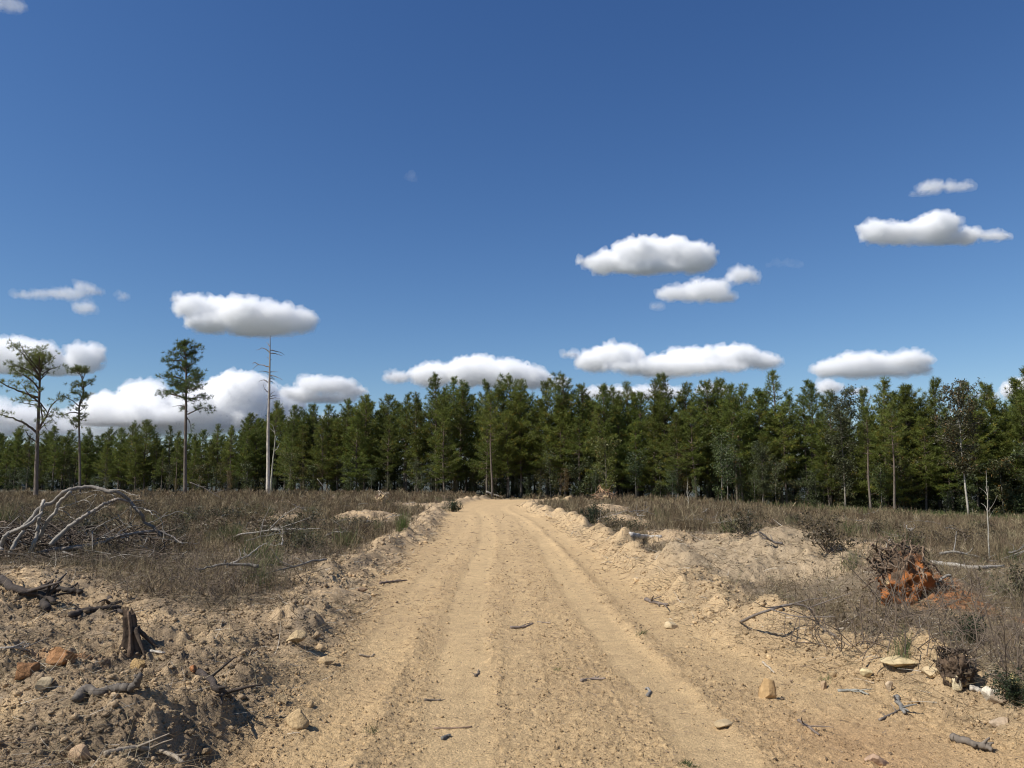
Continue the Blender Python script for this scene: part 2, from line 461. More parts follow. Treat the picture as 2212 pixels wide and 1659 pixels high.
# crumbs on the road
x, y = scatter(120000, 3.2, 26, 0.6, 1.0)
rx, l, r, o = zones(x, y)
keep = (o < 0.15) & (rng.random(len(x)) < (0.10 + 0.9 * (1 - tracks(rx, y))) * np.where(pn(x * 1.2, y * 0.6, 61) > -0.2, 1, 0.3))
x, y = x[keep], y[keep]
s = (0.0032 + 0.0045 * rng.random(len(x)) ** 2 + 0.012 * rng.random(len(x)) ** 30) * np.clip(0.5 + 0.08 * y, 0.9, 1.6)
c = dirt_col(x, y, 0.6, 1.1)
dk = rng.random(len(x)) < 0.16
c[dk] = np.array([0.20, 0.145, 0.095]) * rng.uniform(0.6, 1.4, (dk.sum(), 1))
put(clods('road_gravel', x, y, s, c), kind='stuff')

# ------------------------------------------------------------------ dry brush, grass and litter
BR = np.array([0.74, 0.72, 0.60]) * np.array([[0.20, 0.155, 0.105], [0.27, 0.215, 0.15], [0.15, 0.112, 0.078], [0.34, 0.285, 0.205], [0.19, 0.138, 0.105]])
def litter_obj(name, x, y, L, W, up, cols, mat_, nseg=2, zoff=0.004, kind='stuff', bendw=0.35):
    n = len(x); z = height(x, y) + zoff
    a = rng.uniform(0, 2 * PI, n)
    d = np.stack([np.cos(a), np.sin(a), up], 1)
    V, q, ix = ribbons(np.stack([x, y, z], 1), d, L, W, rng.normal(0, bendw, n), nseg)
    return put(obj(name, mesh(name, V, [q], cols[ix]), mat_), kind=kind)

def wpx(y, k):  # no thinner than a fraction of what the lens can show
    return np.maximum(0.0022, k * y / 769.0)

# standing dead stems: plants of several stems with side twigs
x, y = scatter(52000, 5.2, 96, 0.98, 0.62)
v = veg_f(x, y); f = y < forest_y(x) + 2
pt = pn(x * 0.25, y * 0.18, 70) + 0.6 * pn(x * 0.9, y * 0.9, 71)
keep = f & (rng.random(len(x)) < v * np.clip(0.52 + 0.62 * pt, 0.10, 1) * (1 - 0.62 * sm(x, 1, 2) * sm(14 - y, 0, 3)) * (1 - 0.8 * orange_f(x, y)) * (1 - 0.45 * sm(-x, 1, 2) * sm(13 - y, 0, 3))) & (mound_f(x, y) < 0.5)
x, y = x[keep], y[keep]; pt = pt[keep]; n = len(x)
hh = (0.15 + 0.36 * rng.random(n) ** 1.5) * np.clip(0.8 + 0.5 * pt, 0.55, 1.5) * (0.85 + 0.6 * sm(y, 12, 40))
k = 7
X = np.repeat(x, k) + rng.normal(0, 0.09, n * k); Y = np.repeat(y, k) + rng.normal(0, 0.09, n * k)
H = np.repeat(hh, k) * rng.uniform(0.45, 1.25, n * k)
pc = np.repeat(BR[rng.integers(0, 5, n)] * rng.uniform(0.7, 1.35, (n, 1)), k, 0) * rng.uniform(0.75, 1.25, (n * k, 1))
base = np.stack([X, Y, height(X, Y) - 0.01], 1)
d = np.stack([rng.normal(0, 0.33, n * k), rng.normal(0, 0.33, n * k), np.ones(n * k)], 1)
V1, q1, i1 = ribbons(base, d, H, wpx(Y, 0.42), rng.normal(0, 0.18, n * k), 2, 0.35)
# side twigs
dn = d / np.linalg.norm(d, axis=1)[:, None]
tb = []; td = []; tl = []; ti = []
for rep in range(3):
    fr = rng.uniform(0.3, 0.9, n * k)
    tb.append(base + dn * (H * fr)[:, None])
    td.append(dn + rng.normal(0, 0.75, (n * k, 3)))
    tl.append(H * (1 - fr) * rng.uniform(0.5, 1.1, n * k) + 0.03); ti.append(np.arange(n * k))
tb = np.vstack(tb); td = np.vstack(td); tl = np.concatenate(tl); ti = np.concatenate(ti)
V2, q2, i2 = ribbons(tb, td, tl, wpx(tb[:, 1], 0.30), rng.normal(0, 0.2, len(tl)), 1, 0.5)
put(obj('dry_brush', mesh('dry_brush', np.vstack([V1, V2]), [np.vstack([q1, q2 + len(V1)])], np.vstack([pc[i1], pc[ti][i2]])), M_BRUSH), kind='stuff')

# dry grass: fine pale blades in patches
x, y = scatter(260000, 4.2, 80, 0.95, 0.75)
v = veg_f(x, y); gp = pn(x * 0.5, y * 0.4, 75) + 0.5 * pn(x * 1.8, y * 1.8, 76)
keep = (y < forest_y(x)) & (rng.random(len(x)) < v * np.clip(0.18 + 0.75 * gp, 0.03, 1)) & (mound_f(x, y) < 0.6)
x, y = x[keep], y[keep]; n = len(x)
c = np.array([0.20, 0.166, 0.115]) * rng.uniform(0.45, 1.45, (n, 1))
gr = rng.random(n) < 0.05 + 0.15 * sm(pn(x * 0.22, y * 0.15, 77), 0.1, 0.5)
c[gr] = np.array([0.12, 0.14, 0.05]) * rng.uniform(0.7, 1.3, (gr.sum(), 1))
litter_obj('dry_grass', x, y, rng.uniform(0.08, 0.30, n) * (1 + 0.5 * sm(pn(x * 0.3, y * 0.25, 79), 0.0, 0.5)), wpx(y, 0.30), rng.uniform(0.15, 2.2, n), c, M_BRUSH, 2)

# fallen twigs lying on everything but the road
x, y = scatter(200000, 3.3, 60, 0.92, 0.95)
_, l, r, o = zones(x, y); v = veg_f(x, y)
pp = pn(x * 0.7, y * 0.7, 78)
keep = (y < forest_y(x)) & (rng.random(len(x)) < np.clip(sm(o, -0.15, 0.35) * (0.75 + 0.7 * pp + 0.35 * (r > 0)) + v * 0.9 + 0.5 * sm(mound_f(x, y), 0.05, 0.3) * (pn(x * 1.4, y * 1.4, 81) > 0.0), 0, 1))
x, y = x[keep], y[keep]; n = len(x)
c = BR[rng.integers(0, 5, n)] * rng.uniform(0.5, 1.7, (n, 1))
wh = rng.random(n) < 0.06; c[wh] = np.array([0.50, 0.45, 0.37]) * rng.uniform(0.8, 1.1, (wh.sum(), 1))
litter_obj('twig_litter', x, y, rng.uniform(0.03, 0.24, n), wpx(y, 0.34) * rng.uniform(0.8, 1.8, n), rng.uniform(0.0, 0.35, n), c, M_TWIG, 3, 0.006, bendw=0.45)
# bits of bark and straw pressed on the road
x, y = scatter(12000, 3.3, 40, 0.5, 1.0)
rx, l, r, o = zones(x, y)
keep = (o < 0.2) & (rng.random(len(x)) < 0.25 + 0.75 * (1 - tracks(rx, y)))
x, y = x[keep], y[keep]; n = len(x)
c = np.array([0.19, 0.145, 0.10]) * rng.uniform(0.6, 1.7, (n, 1))
litter_obj('road_straw', x, y, rng.uniform(0.015, 0.075, n) * np.clip(0.6 + 0.06 * y, 1, 2), wpx(y, 0.45) * rng.uniform(0.8, 1.6, n), rng.uniform(0.0, 0.25, n), c, M_TWIG, 2, 0.004)
# dead brown leaves held low in the brush
x, y = scatter(90000, 4.5, 70, 0.95, 0.75)
v = veg_f(x, y); lp = pn(x * 0.6, y * 0.5, 80)
keep = (y < forest_y(x)) & (rng.random(len(x)) < v * np.clip(0.2 + 0.9 * lp, 0.03, 1)) & (mound_f(x, y) < 0.5)
x, y = x[keep], y[keep]; n = len(x)
c = np.array([0.15, 0.11, 0.065]) * rng.uniform(0.5, 1.6, (n, 1))
litter_obj('dead_leaves', x, y, rng.uniform(0.03, 0.07, n) * np.clip(y / 14, 1, 2.2), rng.uniform(0.02, 0.045, n) * np.clip(y / 14, 1, 2.2), rng.uniform(-0.5, 1.5, n), c, M_BRUSH, 1, 0.02)

# ------------------------------------------------------------------ trees
def tuft_needles(cent, axis, L, W, K, r, spread=1.0):
    """bottle-brush of needles round each centre"""
    M = len(cent)
    a = np.repeat(axis, K, 0); c = np.repeat(cent, K, 0)
    d = a * r.uniform(0.1, 1.0, (M * K, 1)) + r.normal(0, 0.62 * spread, (M * K, 3))
    Ls = L * r.uniform(0.7, 1.2, M * K)
    b = c - a * r.uniform(0, 0.25, (M * K, 1)) * L
    V, q, ix = ribbons(b, d, Ls, np.full(M * K, W), r.normal(0, 0.12, M * K), 1, 0.35, r)
    return V, q, ix // K

def pine_mesh(seed, H=12.0, crown_from=0.32, R=2.1, topn=1.0, dens=1.0):
    r = np.random.default_rng(seed)
    tb = MB(); cr = MB()
    lean = r.normal(0, 0.012, 2)
    zz = np.linspace(0, H, 14)
    P = np.stack([lean[0] * zz + 0.05 * np.sin(zz * 0.7 + seed), lean[1] * zz + 0.05 * np.cos(zz * 0.6 + seed), zz], 1)
    Rr = 0.125 * (1 - zz / H) ** 0.8 + 0.012
    Rr[0] *= 1.25
    bc = np.stack([np.interp(zz, [0, H], [0.16, 0.13]), np.interp(zz, [0, H], [0.135, 0.09]), np.interp(zz, [0, H], [0.11, 0.06])], 1)
    tb.tube(P, Rr, 7, bc, 0.08, seed)
    zb = crown_from * H
    tc = []; ta = []; tcol = []
    z = 0.14 * H
    while z < H - 0.25:
        u = (H - z) / (H - zb)
        nb = r.integers(4, 6) if z > zb else r.integers(1, 3)
        ph = r.uniform(0, 2 * PI)
        for i in range(nb):
            dead = z < zb or (z < zb + 1.5 and r.random() < 0.3)
            az = ph + i * 2 * PI / nb + r.normal(0, 0.35)
            uu = min(u, 1.05)
            Lb = R * (0.12 + 0.95 * uu ** 0.74) * (1 - 0.30 * uu ** 5) * r.uniform(0.55, 1.22)
            Lb *= 1 + 0.26 * math.sin(az + seed * 1.7 + z * 0.45) + 0.12 * math.sin(2 * az + z * 1.3)
            el = math.radians(62 - 58 * min(1, u * 1.25) + r.normal(0, 9))
            if dead: Lb *= r.uniform(0.2, 0.6); el = math.radians(r.uniform(-15, 25))
            p0 = np.array([np.interp(z, zz, P[:, 0]), np.interp(z, zz, P[:, 1]), z])
            d = np.array([math.cos(az) * math.cos(el), math.sin(az) * math.cos(el), math.sin(el)])
            t = np.linspace(0, 1, 5)[:, None]
            Q = p0 + d * Lb * t + np.array([0, 0, 1.0]) * (0.16 * Lb * t * t) + r.normal(0, 0.03, (5, 3)) * t
            tb.tube(Q, np.linspace(0.028, 0.008, 5) * (0.5 + 0.5 * min(1, Lb / 1.5)), 4, (0.17, 0.13, 0.10), cap=False)
            if dead: continue
            nt = max(2, int(Lb / 0.36 * dens))
            shade = r.uniform(0.85, 1.18)
            for jn in range(nt):
                f = 1 - (jn / nt) * 0.72
                q = p0 + d * Lb * f + np.array([0, 0, 0.16 * Lb * f * f])
                ax = d + np.array([0, 0, 0.5]); ax /= np.linalg.norm(ax)
                tc.append(q); ta.append(ax); tcol.append(shade)
                if Lb > 0.7:
                    for sgn in (-1, 1):
                        if r.random() < 0.8:
                            sv = np.array([-math.sin(az), math.cos(az), 0]) * sgn
                            ll = r.uniform(0.15, 0.34) * (0.5 + 0.5 * Lb) * (1.15 - 0.5 * f)
                            q2 = q + sv * ll + d * 0.12 + np.array([0, 0, r.uniform(-0.05, 0.12)])
                            ax2 = sv * 0.6 + d * 0.6 + np.array([0, 0, 0.5]); ax2 /= np.linalg.norm(ax2)
                            tc.append(q2); ta.append(ax2); tcol.append(shade * r.uniform(0.9, 1.1))
        z += r.uniform(0.28, 0.46) if z > zb else r.uniform(0.5, 1.1)
    for zq in np.arange(H - 1.0, H + 0.1, 0.22):
        tc.append(np.array([P[-1][0], P[-1][1], zq])); ta.append(np.array([0, 0, 1.0])); tcol.append(1.05)
    tc = np.array(tc); ta = np.array(ta); tcol = np.array(tcol)
    V, q, ti = tuft_needles(tc, ta, 0.30, 0.030, 18, r)
    base = np.array([0.122, 0.146, 0.029])
    col = base * (tcol * r.uniform(0.72, 1.32, len(tcol)))[ti][:, None] * r.uniform(0.85, 1.15, (len(V), 1))
    yel = (r.random(len(tc)) < 0.08)[ti]
    col[yel] = col[yel] * np.array([1.5, 1.1, 0.9])
    cr.add(V, q, None, col)
    return tb.mesh('pine_trunk', True), cr.mesh('pine_crown')

def leaf_cloud(cent, r, n, sp, Ls, Ws, base, var=0.35):
    c = np.repeat(cent, n, 0) + r.normal(0, sp, (len(cent) * n, 3))
    N = len(c)
    d = r.normal(0, 1, (N, 3)) + np.array([0, 0, -0.25])
    V, q, ix = ribbons(c, d, Ls * r.uniform(0.6, 1.3, N), Ws * r.uniform(0.7, 1.2, N), r.normal(0, 0.25, N), 1, 0.55, r)
    cl = np.repeat(r.uniform(1 - var, 1 + var, len(cent)), n)
    col = np.asarray(base) * (cl * r.uniform(0.75, 1.25, N))[ix][:, None]
    return V, q, col

def broadleaf_mesh(seed, H=5.0, R=1.3, base=(0.075, 0.095, 0.032), low=0.25, pale=(0.19, 0.175, 0.145), leaf=0.11, n=9, turn=0.0):
    r = np.random.default_rng(seed)
    tb = MB(); cr = MB()
    zz = np.linspace(0, H * 0.95, 10)
    P = np.stack([0.10 * np.cumsum(r.normal(0, 0.6, 10)) * 0.5, 0.10 * np.cumsum(r.normal(0, 0.6, 10)) * 0.5, zz], 1); P[:, :2] -= P[0, :2]
    tb.tube(P, np.linspace(0.05, 0.008, 10) * (H / 5.0) ** 0.7, 6, pale, 0.06, seed)
    cs = []
    nb = int(26 * H / 5)
    for i in range(nb):
        z = H * r.uniform(low, 0.95)
        u = (z / H - low) / (1 - low)
        Lb = R * r.uniform(0.4, 1.1) * (0.35 + 1.2 * u * (1.15 - u) * 2) * 0.9
        az = r.uniform(0, 2 * PI); el = r.uniform(0.1, 0.9)
        p0 = np.array([np.interp(z, zz, P[:, 0]), np.interp(z, zz, P[:, 1]), z])
        d = np.array([math.cos(az) * math.cos(el), math.sin(az) * math.cos(el), math.sin(el)])
        t = np.linspace(0, 1, 5)[:, None]
        Q = p0 + d * Lb * t + r.normal(0, 0.05, (5, 3)) * t
        tb.tube(Q, np.linspace(0.014, 0.004, 5) * (H / 5) ** 0.5, 4, np.array(pale) * 0.8, cap=False)
        for f in (0.4, 0.6, 0.8, 1.0):
            cs.append(p0 + d * Lb * f + r.normal(0, 0.12, 3))
            if r.random() < 0.8: cs.append(p0 + d * Lb * f + r.normal(0, 0.28, 3))
    V, q, col = leaf_cloud(np.array(cs), r, n, 0.13, leaf, leaf * 0.6, base)
    if turn:
        t = r.random(len(V) // 4) < turn; t = np.repeat(t, 4)
        col[t] = np.array([0.22, 0.12, 0.04]) * r.uniform(0.7, 1.2, (t.sum(), 1))
    cr.add(V, q, None, col)
    return tb.mesh('sapling_trunk', True), cr.mesh('sapling_crown')

def bush_mesh(seed, H=0.8, R=0.6, base=(0.11, 0.08, 0.055), leaf=0.06, n=10, nb=30, wood=(0.16, 0.125, 0.10)):
    r = np.random.default_rng(seed)
    tb = MB(); cr = MB(); cs = []
    for i in range(nb):
        az = r.uniform(0, 2 * PI); el = r.uniform(0.35, 1.45)
        Lb = (H * math.sin(el) + R * math.cos(el)) * r.uniform(0.6, 1.1)
        d = np.array([math.cos(az) * math.cos(el), math.sin(az) * math.cos(el), math.sin(el)])
        t = np.linspace(0, 1, 5)[:, None]
        Q = d * Lb * t + r.normal(0, 0.04, (5, 3)) * t
        tb.tube(Q, np.linspace(0.008, 0.003, 5), 4, wood, cap=False)
        for f in (0.45, 0.65, 0.85, 1.0): cs.append(d * Lb * f + r.normal(0, 0.05, 3))
    V, q, col = leaf_cloud(np.array(cs), r, n, 0.055, leaf, leaf * 0.62, base, 0.4)
    cr.add(V, q, None, col)
    return tb.mesh('bush_stems', True), cr.mesh('bush_leaves')

PINES = [pine_mesh(100 + i, 12.0, (0.20, 0.14, 0.30, 0.10, 0.24, 0.16, 0.34, 0.08)[i], (2.4, 2.7, 2.2, 2.9, 2.5, 3.0, 2.1, 2.6)[i]) for i in range(8)] + [pine_mesh(150 + i, 12.0, (0.28, 0.18, 0.5, 0.12)[i], (2.0, 2.6, 1.6, 2.3)[i], dens=(0.8, 1.0, 0.8, 1.1)[i]) for i in range(4)]
for t, c in PINES: t.materials.append(M_BARK); c.materials.append(M_NEEDLE)
LEAFY = [broadleaf_mesh(200 + i, 5.0, 1.35, ((0.070, 0.088, 0.032), (0.085, 0.105, 0.035), (0.06, 0.082, 0.034), (0.105, 0.105, 0.03), (0.08, 0.092, 0.04), (0.12, 0.095, 0.04))[i], (0.2, 0.12, 0.3, 0.15, 0.1, 0.2)[i], turn=(0.03, 0.02, 0.0, 0.06, 0.03, 0.12)[i]) for i in range(6)]
for t, c in LEAFY: t.materials.append(M_BARK); c.materials.append(M_LEAF)

def plant(name, meshes, loc, rz, s, label, cat, group=None, sz=None, part=('trunk', 'crown')):
    e = empty(name, loc, rz, s)
    if sz: e.scale = (s, s, sz); e.rotation_euler = (random.gauss(0, 0.02), random.gauss(0, 0.02), rz)
    put(e, label, cat, group)
    obj(part[0], meshes[0], None, e); obj(part[1], meshes[1], None, e)
    return e

SKY = [(32,925),(68,942),(123,921),(143,930),(192,926),(238,931),(262,925),(287,918),(317,908),(340,940),(370,921),(437,931),(473,918),(500,921),(537,895),(597,868),(630,878),(655,892),(680,876),(710,878),
 (747,864),(789,854),(837,854),(875,854),(900,851),(944,811),(984,816),(1007,831),(1047,831),(1070,838),(1095,814),(1125,821),(1180,828),(1220,811),(1260,834),(1307,834),(1330,838),(1354,828),(1407,821),(1439,811),
 (1480,831),(1525,824),(1547,824),(1588,834),(1608,834),(1635,848),(1678,803),(1748,831),(1785,851),(1868,844),(1902,828),(1925,851),(1955,838),(1968,834),(2018,824),(2085,828),(2142,834),(2202,824),(2234,795),(-34,930)]
ORD = ['first', 'second', 'third', 'fourth', 'fifth', 'sixth', 'seventh', 'eighth', 'ninth', 'tenth', 'eleventh', 'twelfth', 'thirteenth', 'fourteenth', 'fifteenth', 'sixteenth', 'seventeenth', 'eighteenth', 'nineteenth', 'twentieth']
def solve_xy(px, extra):
    """ground position on the forest's front line seen in direction px"""
    y = 90.0
    for _ in range(30):
        y = float(forest_y((px - CX) / F * y)) + extra
    return (px - CX) / F * y, y

LM = [(-200, 'left edge of the photo', 1), (580, 'bleached dead snag', 1), (1085, 'end of the dirt road', 1), (1678, 'tallest pine of the forest', 1)]
cnt = {}
inview = sorted([p for p in SKY if -20 < p[0] < 2230])
for px, py in inview + [p for p in SKY if not (-20 < p[0] < 2230)]:
    x, y = solve_xy(px, random.uniform(1.0, 6.5))
    g = height1(x, y)
    top = at(px, py, y)[2]
    Hh = top - g
    lm = [m for m in LM if m[0] < px][-1][1]
    cnt[lm] = cnt.get(lm, 0) + 1
    if px == 1678: lab = 'tallest pine of the forest, a broad cone standing above the right of the clearing'
    elif not (-20 < px < 2230): lab = 'forest pine partly cut off by the ' + ('left' if px < 0 else 'right') + ' edge of the photo'
    else: lab = f'green pine topping the skyline, {ORD[cnt[lm]-1]} right of the {lm}'
    w = Hh / 12.0
    k = random.randrange(12)
    plant('pine_tree', PINES[k], (x, y, g), random.uniform(0, 6.28), w * random.uniform(0.88, 1.18), lab, 'tree', 'pines of the forest wall', sz=w)

# filler rows behind and between
nfill = 0
for row in range(4):
    px = -160
    while px < 2400:
        px += random.uniform(26, 44) if px < 850 else random.uniform(36, 60)
        x, y = solve_xy(px, (0.5, 4, 8, 14)[row] + random.uniform(-1.2, 2.5))
        if row == 0 and random.random() < 0.35: continue
        g = height1(x, y)
        ty = np.interp(px, [p[0] for p in sorted(SKY)], [p[1] for p in sorted(SKY)])
        top = at(px, ty, y)[2] - random.uniform(0.6 if px < 850 else 1.2, 2.5 if px < 850 else 4.0) - (1.0 if row == 0 else 0)
        w = max(5.0, top - g) / 12.0
        if nfill > 225: break
        nfill += 1
        plant('pine_tree', PINES[random.randrange(12)], (x, y, g), random.uniform(0, 6.28), w * random.uniform(0.95, 1.3),
              'green pine below the skyline, merging with others inside the dense forest wall', 'tree', 'pines of the forest wall below the skyline', sz=w)

# understorey of young broadleaf trees along the forest's foot, thick enough to close it
THICK = [broadleaf_mesh(260 + i, 5.0, 1.7, ((0.062, 0.078, 0.03), (0.075, 0.092, 0.032), (0.085, 0.088, 0.034))[i], 0.02, leaf=0.16, n=13, turn=(0, 0.02, 0.08)[i]) for i in range(3)]
for t, c in THICK: t.materials.append(M_BARK); c.materials.append(M_LEAF)
for i in range(250):
    px = (i % 125 + random.random()) / 125 * 2460 - 120
    back = i >= 125
    x, y = solve_xy(px, random.uniform(4, 13) if back else random.uniform(-2.0, 3.5))
    if 1000 < px < 1200: y += 2.0
    s = random.uniform(0.7, 1.15) if back else random.uniform(0.35, 1.1) * (1.1 if px > 1100 else 0.8)
    plant('broadleaf_tree', random.choice(THICK) if back or random.random() < 0.5 else LEAFY[random.choice([0, 0, 1, 1, 2, 2, 3, 4, 4, 5])], (x, y, height1(x, y)), random.uniform(0, 6.28), s,
          'small leafy broadleaf tree in the dark understorey at the foot of the pines', 'tree', 'broadleaf trees in the understorey')

# trees that stand out in front
def front_tree(px, py_base, py_top, Y, meshes, label, H0, name='pine_tree', ws=1.0):
    p = at(px, py_base, Y); g = height1(p[0], p[1])
    hh = at(px, py_top, Y)[2] - g
    s = hh / H0
    return plant(name, meshes, (p[0], p[1], g), random.uniform(0, 6.28), s * ws, label, 'tree', sz=s)
hi = pine_mesh(321, 12, 0.55, 1.7); hi[0].materials.append(M_BARK); hi[1].materials.append(M_NEEDLE)
front_tree(1063, 1070, 852, 82, hi, 'slim pine with a bare pale trunk standing just behind the end of the road', 12)
oak = broadleaf_mesh(333, 10, 1.7, (0.075, 0.085, 0.035), 0.22, (0.22, 0.195, 0.155), 0.13, 20); oak[0].materials.append(M_BARK); oak[1].materials.append(M_LEAF)
front_tree(1826, 1096, 848, 64, oak, 'tall dark broadleaf tree with a pale trunk, its leafy crown reaching the skyline', 10, 'broadleaf_tree')
hi2 = pine_mesh(322, 12, 0.50, 1.5); hi2[0].materials.append(M_BARK); hi2[1].materials.append(M_NEEDLE)
front_tree(1880, 1100, 880, 63, hi2, 'slim pine next to the tall broadleaf tree, with leafy shoots on its trunk', 12)
front_tree(1933, 1104, 870, 62, hi, 'slim pine with a long leaning bare trunk in the right part of the forest front', 12)
wt = broadleaf_mesh(334, 10, 2.0, (0.085, 0.082, 0.036), 0.30, (0.40, 0.37, 0.31), 0.13, 20, turn=0.07); wt[0].materials.append(M_BARK); wt[1].materials.append(M_LEAF)
front_tree(2092, 1112, 829, 60, wt, 'big broadleaf tree with a white trunk and reddish crown at the far right', 10, 'broadleaf_tree')
ylo = broadleaf_mesh(335, 6, 2.0, (0.105, 0.118, 0.033), 0.1, (0.2, 0.18, 0.13), 0.12, 13, turn=0.04); ylo[0].materials.append(M_BARK); ylo[1].materials.append(M_LEAF)
front_tree(1310, 1078, 945, 77, ylo, 'yellowish broadleaf tree right of the road end in front of dark pines', 6, 'broadleaf_tree')
front_tree(625, 1062, 975, 96, ylo, 'yellowish green broadleaf tree just right of the bleached dead snag', 6, 'broadleaf_tree')
front_tree(1560, 1085, 940, 70, LEAFY[1], 'bushy green broadleaf tree in front of the forest, right of centre', 5, 'broadleaf_tree', 1.1)
front_tree(1648, 1090, 960, 69, oak, 'dull brown green tree with pale bare twigs at its top in the forest front', 10, 'broadleaf_tree', 1.2)

# ---------------------------------------------------------------- lone trees traced in the field
def lone_pine(name, trunk, tr, branches, Y, label, seed, tuft=0.27, dens=1.0, col=(0.145, 0.172, 0.046), extra=1, barkc=((0.17, 0.14, 0.115), (0.10, 0.075, 0.055))):
    r = np.random.default_rng(seed)
    T = spline([at(a, b, Y) for a, b in trunk], 5)
    T[0, 2] = height1(T[0, 0], T[0, 1]) - 0.1
    root = empty(name, (T[0, 0], T[0, 1], T[0, 2] + 0.1)); off = np.array(root.location)
    put(root, label, 'tree')
    tb = MB(); n = len(T)
    f = np.linspace(0, 1, n)[:, None]
    tb.tube(T - off, np.linspace(tr, 0.03, n), 8, np.array(barkc[0]) * (1 - f) + np.array(barkc[1]) * f, 0.08, seed)
    tc = []; ta = []
    todo = []
    for pts, fol in branches:
        B = np.array([at(a, b, Y) for a, b in pts])
        L = np.linalg.norm(B[-1] - B[0])
        B[:, 1] += np.linspace(0, 1, len(B)) * r.normal(0, 0.45) * L
        todo.append((B, fol))
        for e in range(extra if fol > 0.3 else 0):
            a = r.choice([-1, 1]) * r.uniform(0.9, 2.2); s = r.uniform(0.45, 0.8)
            C = B - B[0]; C = np.stack([C[:, 0] * math.cos(a) - C[:, 1] * math.sin(a), C[:, 0] * math.sin(a) + C[:, 1] * math.cos(a), C[:, 2]], 1) * s
            base = B[0] + np.array([0, 0, r.normal(0, 0.25)])
            todo.append((base + C, fol * 0.9))
    for B, fol in todo:
        Q = spline(B, 5, 0.02, int(r.integers(1e6))); m = len(Q)
        L = np.linalg.norm(np.diff(Q, axis=0), axis=1).sum()
        tb.tube(Q - off, np.linspace(0.03 + 0.018 * L, 0.010, m), 5, np.array(barkc[1]) * 1.1, cap=False)
        if fol <= 0: continue
        nt = int(L / 0.105 * fol * dens)
        for j in range(nt):
            fr = 1 - r.random() ** 1.3 * 0.68
            q = Q[min(m - 1, int(fr * (m - 1)))]
            d = (Q[-1] - Q[0]) / L
            o = r.normal(0, 1, 3) * np.array([0.30, 0.30, 0.16]) * (0.35 + 0.55 * min(L, 2.2))*0.75 + np.array([0, 0, 0.12])
            e = q + o
            if r.random() < 0.5: tb.tube(np.array([q, (q + e) / 2 + r.normal(0, 0.03, 3), e]) - off, [0.012, 0.009, 0.006], 3, barkc[1], cap=False)
            ax = o * 0.6 + d * 0.3 + np.array([0, 0, 0.25]); ax /= np.linalg.norm(ax) + 1e-6
            tc.append(e); ta.append(ax)
    obj('trunk', tb.mesh('lone_trunk', True), M_BARK, root)
    if tc:
        V, q, ti = tuft_needles(np.array(tc) - off, np.array(ta), tuft, 0.026, 20, r)
        cl = r.uniform(0.7, 1.25, len(tc))[ti]
        obj('crown', mesh('lone_crown', V, [q], np.array(col) * cl[:, None]), M_NEEDLE, root)
    return root

lone_pine('pine_tree', [(77,1082),(79,1010),(81,948),(84,872),(86,822),(87,792),(84,763)], 0.19,
 [([(84,859),(50,846),(28,833),(7,818)],1.0), ([(84,870),(72,865),(48,863),(26,861)],0.7), ([(78,933),(61,915),(39,904),(15,894),(4,885)],0.55), ([(78,954),(63,941),(58,930),(52,928)],0.6),
  ([(81,928),(102,898),(117,872),(139,861)],0.6), ([(87,870),(102,894),(117,915)],0), ([(88,875),(90,913),(95,930)],0), ([(96,905),(110,897),(118,900)],0.5),
  ([(85,841),(65,818),(43,807),(28,805)],1.1), ([(86,822),(67,800),(50,785),(30,776)],1.2), ([(86,813),(72,785),(61,763),(50,752)],1.2), ([(87,792),(98,779),(108,763)],1.3), ([(87,795),(80,770),(86,752)],1.3), ([(88,800),(95,775),(99,755)],1.3), ([(86,800),(74,775),(70,752)],1.3),
  ([(91,811),(104,798),(117,794),(128,785)],0.5), ([(88,820),(97,805),(102,794)],0.9), ([(85,850),(70,838),(55,832)],0.8), ([(86,808),(60,796),(38,790)],1.0)],
 66, 'tall flat topped pine with long bare limbs, leftmost of the lone trees in the clearing', 41, dens=0.95, tuft=0.24)
lone_pine('pine_tree', [(173,1080),(172,980),(171,883),(180,850),(179,824),(167,794)], 0.105,
 [([(174,894),(156,891),(135,896),(140,905)],0.5), ([(172,888),(190,880)],0.8), ([(173,880),(160,866),(145,858)],1.0), ([(178,860),(165,848),(150,846)],1.1), ([(178,858),(190,850)],1.1), ([(179,838),(192,830),(202,822)],1.2), ([(179,836),(165,830),(155,838)],1.1),
  ([(178,822),(185,806),(188,798)],1.3), ([(172,808),(160,800),(154,808)],1.3), ([(168,800),(165,793)],1.4), ([(170,803),(178,795)],1.3), ([(173,905),(163,912),(155,906)],0.7), ([(174,900),(182,898),(187,894)],0.7), ([(172,920),(160,925),(152,915)],0.6)],
 68, 'thin wispy pine with a small ragged crown beside the flat topped pine', 42, dens=1.4, tuft=0.23, col=(0.17, 0.195, 0.06))
